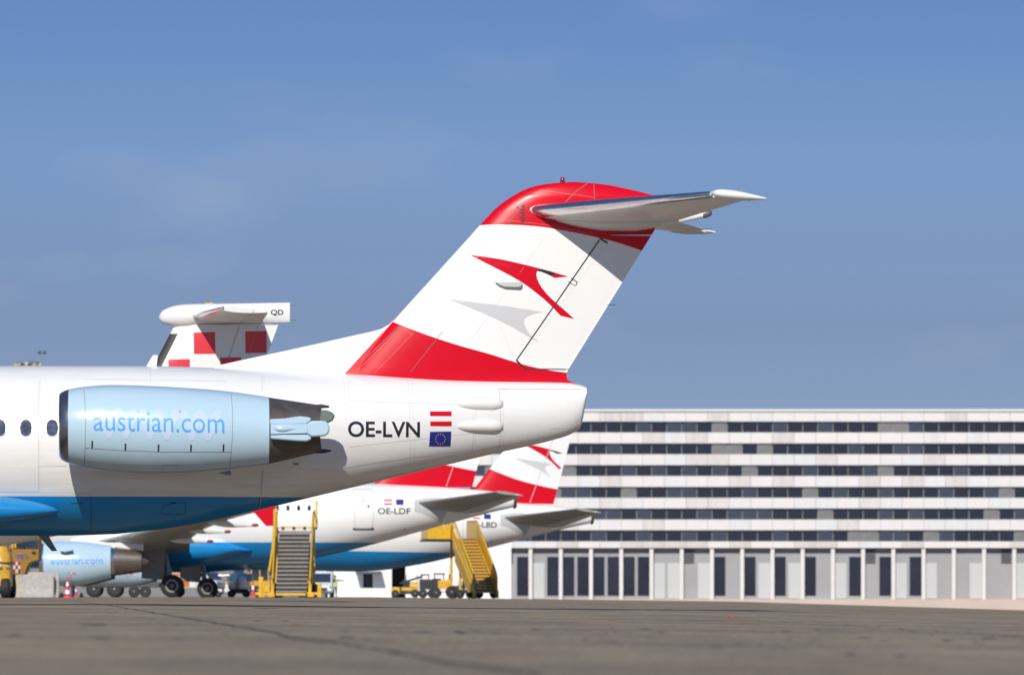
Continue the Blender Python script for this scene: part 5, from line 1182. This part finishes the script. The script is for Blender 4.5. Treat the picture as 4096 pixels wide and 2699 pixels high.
def build_bin():
    D = 330.0; k = F / D; q = gat(955, D); root = thing('water_tank', 'silver water cart with rounded tank left of the head-on yellow stairs', 'tank', q); Z = lambda py: H + (YH - py) / k - q.z
    MB().lathe([(.38, .02), (.40, .5), (.5, .62), (.9, .68), (1.25, .64), (1.42, .5), (1.48, .3), (1.62, .28), (1.64, .02)], 'z', (0, 0, 0), 32).build('tank', 'steel_silver', root, 40)
    MB().b(-.5, .35, -.3, .3, 1.55, 1.7).build('lid', 'steel_silver', root, bevel=.04); MB().b(-.6, .65, -.5, .5, .22, .4).build('frame', 'dark_steel', root, bevel=.02); MB().b(.35, .85, -.45, -.1, .95, 1.4).build('control_panel', 'steel_silver', root, bevel=.03)
    for x in (-.42, .45):
        for y in (-.5, .5): wheel(root, x, y, .22, .22, .14)
    MB().tube([(-.55, -.3, 1.3), (-1.2, -.3, 1.3)], .05, 8).build('pipe', 'steel_silver', root, 40)
    q = gat(900, 335); r2 = thing('hose_cart', 'small white and yellow cart next to the dark airliner wheel', 'cart', q)
    MB().b(-.55, .5, -.4, .4, .3, .78).build('box', 'van_white', r2, bevel=.06); MB().b(-.1, .5, -.42, .42, .79, .92).build('lid', 'stair_yellow', r2, bevel=.03); MB().b(-.16, -.04, -.42, -.38, .2, .8).build('strap', 'black_steel', r2)
    for x in (-.4, .35):
        for y in (-.35, .35): wheel(r2, x, y, .2, .2, .12)
build_bin()
def build_bus():
    D = 360.0; k = F / D; q = gat(1055, D); root = thing('apron_bus', 'dark yellow apron bus in shade behind the left side of the head-on stairs', 'bus', q, R(4)); X = lambda px: (px - 1055) / k
    MB().b(X(1000), X(1250), -1.3, 1.3, .35, 2.75).build('body', 'stair_amber', root, bevel=.12)
    for i in range(7): MB().b(X(1006) + i * .55, X(1006) + i * .55 + .47, -1.325, -1.305, 1.1, 2.35).build('window', 'window_glass', root)
    MB().b(X(1000) - .01, X(1250) + .01, -1.312, 1.31, .36, .75).build('skirt', 'black_steel', root)
    for px in (1030, 1210):
        for y in (-1.15, 1.15): wheel(root, X(px), y, .45, .45, .3)
build_bus()
def build_van():
    D = 440.0; k = F / D; q = gat(1288, D); root = thing('delivery_van', 'white van with dark windscreen parked right of the head-on stairs, beside the worker', 'van', q, R(-90)); 
    # local: x forward; turned to face the camera
    MB().prism([(-2.2, .35), (2.3, .35), (2.42, .6), (2.36, .95), (1.65, 1.18), (.9, 1.98), (.5, 2.12), (-2.1, 2.12), (-2.2, 1.9)], -.88, .88).build('body', 'van_white', root, 30, bevel=.10)
    MB().prism([(1.60, 1.24), (1.66, 1.23), (.98, 1.93), (.92, 1.93)], -.74, .74).build('windscreen', 'window_glass', root)
    MB().b(2.36, 2.44, -.5, .5, .55, .8).build('grille', 'black_steel', root); MB().b(2.38, 2.46, -.85, .85, .3, .5).build('bumper', 'dark_steel', root, bevel=.03)
    for sg in (-1, 1):
        MB().b(2.2, 2.4, sg * .8 - .16, sg * .8 + .05, .72, .92).build('headlight', 'polished_metal', root, bevel=.03); MB().b(1.2, 1.34, sg * 1.02 - .1, sg * 1.02 + .1, 1.2, 1.5).build('mirror', 'black_steel', root, bevel=.03)
        for x in (-1.4, 1.5):
            o = wheel(root, 0, 0, 0, .34, .24); o.location = (x, sg * .78, .34)
    MB().b(-.4, .3, -.45, .45, 2.14, 2.55).build('roof_box', 'van_white', root, bevel=.06)
build_van()
def build_person():
    D = 445.0; q = gat(1340, D); root_h = 1.80
    me = bpy.data.meshes.new('person'); V = []; E = []; RD = []
    def chain(pts, rad, start=None):
        prev = start
        for p_, r in zip(pts, rad):
            V.append(p_); RD.append(r); i = len(V) - 1
            if prev is not None: E.append((prev, i))
            prev = i
        return prev
    V.append((0, 0, .95)); RD.append((.155, .11)); pel = 0
    ch = chain([(0, .01, 1.12), (0, .01, 1.28), (0, .015, 1.42)], [(.15, .105), (.17, .115), (.14, .09)], pel)
    nk = chain([(0, 0, 1.51), (0, -.015, 1.58), (0, -.025, 1.67), (0, -.02, 1.74)], [(.06, .06), (.06, .065), (.082, .098), (.07, .08)], ch)
    for sg in (-1, 1):
        chain([(sg * .095, 0, .86), (sg * .10, -.01, .50), (sg * .11, .02, .10), (sg * .12, -.06, .045), (sg * .125, -.15, .035)], [(.092, .095), (.062, .066), (.046, .05), (.046, .04), (.035, .025)], pel)
    sh = chain([(.19, .01, 1.41), (.45, -.02, 1.38), (.69, -.04, 1.37)], [(.062, .062), (.045, .045), (.033, .033)], ch)
    hr = chain([(.76, -.04, 1.37)], [(.036, .02)], sh)
    for i, (dy, L) in enumerate(((-.03, .08), (-.01, .095), (.01, .09), (.03, .07))): chain([(.82, -.04 + dy, 1.37), (.82 + L, -.04 + dy, 1.355)], [(.009, .009), (.007, .007)], hr)
    chain([(.78, -.085, 1.375), (.82, -.10, 1.38)], [(.010, .010), (.008, .008)], hr)
    sl = chain([(-.19, .01, 1.41), (-.24, .02, 1.12), (-.24, -.04, .87)], [(.062, .062), (.046, .046), (.034, .034)], ch)
    hl = chain([(-.24, -.05, .80)], [(.022, .036)], sl)
    for dy, L in ((-.03, .07), (-.01, .085), (.01, .08), (.03, .065)): chain([(-.24, -.05 + dy, .74), (-.23, -.055 + dy, .74 - L)], [(.009, .009), (.007, .007)], hl)
    chain([(-.225, -.10, .77), (-.22, -.115, .72)], [(.010, .010), (.008, .008)], hl)
    me.from_pydata(V, E, []); me.update()
    o = bpy.data.objects.new('person', me); COL.objects.link(o); o.location = q
    sk = o.modifiers.new('skin', 'SKIN'); o.modifiers.new('sub', 'SUBSURF').levels = 2; o.modifiers['sub'].render_levels = 2
    for v_, r in zip(me.skin_vertices[0].data, RD): v_.radius = r
    me.skin_vertices[0].data[0].use_root = True
    # navy work clothes; skin shows on head and hands only
    m = MATS['cloth_navy'].copy(); m.name = 'worker_body'; MATS['worker_body'] = m; n, l = m.node_tree.nodes, m.node_tree.links; p = n['Principled BSDF']
    t = n.new('ShaderNodeTexCoord'); s = n.new('ShaderNodeSeparateXYZ'); l.new(t.outputs['Object'], s.inputs[0])
    g1 = n.new('ShaderNodeMath'); g1.operation = 'GREATER_THAN'; g1.inputs[1].default_value = 1.50; l.new(s.outputs['Z'], g1.inputs[0])
    g2 = n.new('ShaderNodeMath'); g2.operation = 'GREATER_THAN'; g2.inputs[1].default_value = .71; l.new(s.outputs['X'], g2.inputs[0])
    ad = n.new('ShaderNodeMath'); ad.operation = 'MAXIMUM'; l.new(g1.outputs[0], ad.inputs[0]); l.new(g2.outputs[0], ad.inputs[1])
    old = p.inputs['Base Color'].links[0].from_socket; mx = n.new('ShaderNodeMix'); mx.data_type = 'RGBA'; l.new(ad.outputs[0], mx.inputs[0]); l.new(old, mx.inputs[6]); mx.inputs[7].default_value = (.42, .25, .18, 1); l.new(mx.outputs[2], p.inputs['Base Color'])
    me.materials.append(m)
    tag(o, 'worker in yellow hi-vis vest standing with one arm stretched out to the right', 'person')
    rings = []
    for z, a, b in ((.86, .20, .155), (.95, .205, .155), (1.12, .20, .15), (1.28, .215, .155), (1.40, .20, .13), (1.47, .13, .10)): rings.append([(a * math.cos(w), .008 + b * math.sin(w), z) for w in frange(0, 2 * math.pi, 25)[:-1]])
    ve = MB().loft(rings, False, False).build('vest', 'vest_yellow', o, 60)
    for z in (1.0, 1.16): MB().loft([[(.208 * math.cos(w), .008 + .158 * math.sin(w), z + d) for w in frange(0, 2 * math.pi, 25)[:-1]] for d in (0, .05)], False, False).build('reflective_band', 'reflective', ve, 60)
    hr_ = [[(r_ * math.cos(w), -.01 + r_ * 1.15 * math.sin(w), z) for w in frange(0, 2 * math.pi, 19)[:-1]] for z, r_ in ((1.64, .088), (1.70, .096), (1.76, .09), (1.80, .06), (1.815, .01))]
    MB().loft(hr_).build('hair', 'hair_dark', o, 60)
build_person()
def build_gse():
    # belt loader, generator cart and baggage tractor in front of the white building
    D = 395.0; k = F / D; q = gat(1630, D); root = thing('belt_loader', 'low yellow and black belt loader, leftmost machine before the white building', 'loader', q); X = lambda px: (px - 1630) / k; Z = lambda py: H + (YH - py) / k - q.z
    MB().b(X(1566), X(1600), -.7, .7, .28, Z(2347)).build('nose', 'stair_yellow', root, bevel=.06); MB().b(X(1568), X(1680), -.65, .65, .25, .45).build('chassis', 'black_steel', root); MB().b(X(1604), X(1672), -.6, .6, .46, .8).build('engine_cover', 'black_steel', root, bevel=.04)
    for a, b in ((2326, 2337), (2339, 2351)): MB().b(X(1642), X(1673), -.72, -.4, Z(b), Z(a)).build('side_box', 'stair_yellow', root, bevel=.03)
    MB().b(X(1612), X(1640), -.5, .5, Z(2350), Z(2318)).build('seat_block', 'black_steel', root, bevel=.05); MB().b(X(1606), X(1672), -.66, -.6, .5, .72).build('side_rail', 'stair_yellow', root, bevel=.02)
    MB().prism([(X(1600), .95), (X(1690), 1.45), (X(1690), 1.6), (X(1600), 1.1)], .1, .7).build('belt', 'black_steel', root, bevel=.02)
    for px in (1625, 1668): MB().tube([(X(px), -.55, .8), (X(px), -.55, Z(2300)), (X(px), .5, Z(2300))], .025, 6).build('guard_rail', 'black_steel', root)
    for px in (1582, 1660):
        for y in (-.6, .6): wheel(root, X(px), y, .3, .3, .22)
    D = 400.0; k = F / D; q = gat(1718, D); root = thing('baggage_tractor', 'dark baggage tractor with roof and white wheel skirt, middle machine before the white building', 'tractor', q); X = lambda px: (px - 1718) / k; Z = lambda py: H + (YH - py) / k - q.z
    MB().b(X(1678), X(1740), -.6, .6, .35, Z(2315)).build('body', 'black_steel', root, bevel=.08); MB().b(X(1678), X(1726), -.63, -.55, Z(2367), Z(2356)).build('skirt', 'van_white', root, bevel=.02)
    MB().b(X(1682), X(1718), -.6, .6, Z(2300), Z(2295)).build('roof', 'black_steel', root, bevel=.03)
    for px in (1686, 1714):
        for y in (-.5, .5): MB().tube([(X(px), y, Z(2318)), (X(px), y, Z(2298))], .03, 6).build('roof_post', 'black_steel', root)
    MB().b(X(1676), X(1680), -.62, -.58, .4, Z(2312)).build('side_rail', 'steel_silver', root)
    for px in (1692, 1728):
        for y in (-.55, .55): wheel(root, X(px), y, .33, .33, .22)
    D = 392.0; k = F / D; q = gat(1790, D); root = thing('tow_tractor', 'yellow tow tractor with open cab and dark roof, closest to the amber stairs', 'tractor', q); X = lambda px: (px - 1790) / k; Z = lambda py: H + (YH - py) / k - q.z
    MB().b(X(1752), X(1806), -.7, .7, .4, Z(2320)).build('body', 'stair_amber', root, bevel=.06); MB().b(X(1782), X(1808), -.75, -.3, Z(2335), Z(2316)).build('hood', 'stair_yellow', root, bevel=.05); MB().b(X(1732), X(1765), -.6, .6, .6, Z(2312)).build('cab', 'black_steel', root, bevel=.05)
    MB().b(X(1734), X(1780), -.68, .68, Z(2297), Z(2291)).build('roof', 'black_steel', root, bevel=.03)
    for px in (1738, 1774):
        for y in (-.6, .6): MB().tube([(X(px), y, Z(2322)), (X(px), y, Z(2294))], .035, 6).build('roof_post', 'black_steel', root)
    MB().b(X(1756), X(1790), -.74, -.68, Z(2366), Z(2354)).build('skirt', 'van_white', root, bevel=.02); MB().b(X(1806), X(1824), -.8, -.3, Z(2380), Z(2350)).build('front_box', 'stair_yellow', root, bevel=.04)
    MB().tube([(X(1800), .2, Z(2320)), (X(1803), .2, Z(2250))], .04, 8).build('exhaust_stack', 'mast_steel', root, 40); MB().b(X(1795), X(1810), 0, .5, Z(2320), Z(2296)).build('rear_rack', 'black_steel', root, bevel=.02)
    for px in (1745, 1806):
        for y in (-.65, .65): wheel(root, X(px), y, .38, .38, .25)
    D = 410.0; q = gat(1850, D); root = thing('power_cart', 'small dark power cart under the amber stairs', 'cart', q)
    MB().b(-.75, .7, -.45, .45, .35, .95).build('housing', 'black_steel', root, bevel=.06); MB().b(-.2, .5, -.47, -.44, .45, .75).build('panel', 'fairing_grey', root); MB().b(.52, .72, -.48, -.46, .42, .62).build('tail_lamp', 'cone_red', root); MB().b(-.35, .2, -.3, .3, .95, 1.3).build('top_box', 'fairing_grey', root, bevel=.05)
    for x in (-.55, .5):
        for y in (-.4, .4): wheel(root, x, y, .26, .26, .16)
build_gse()
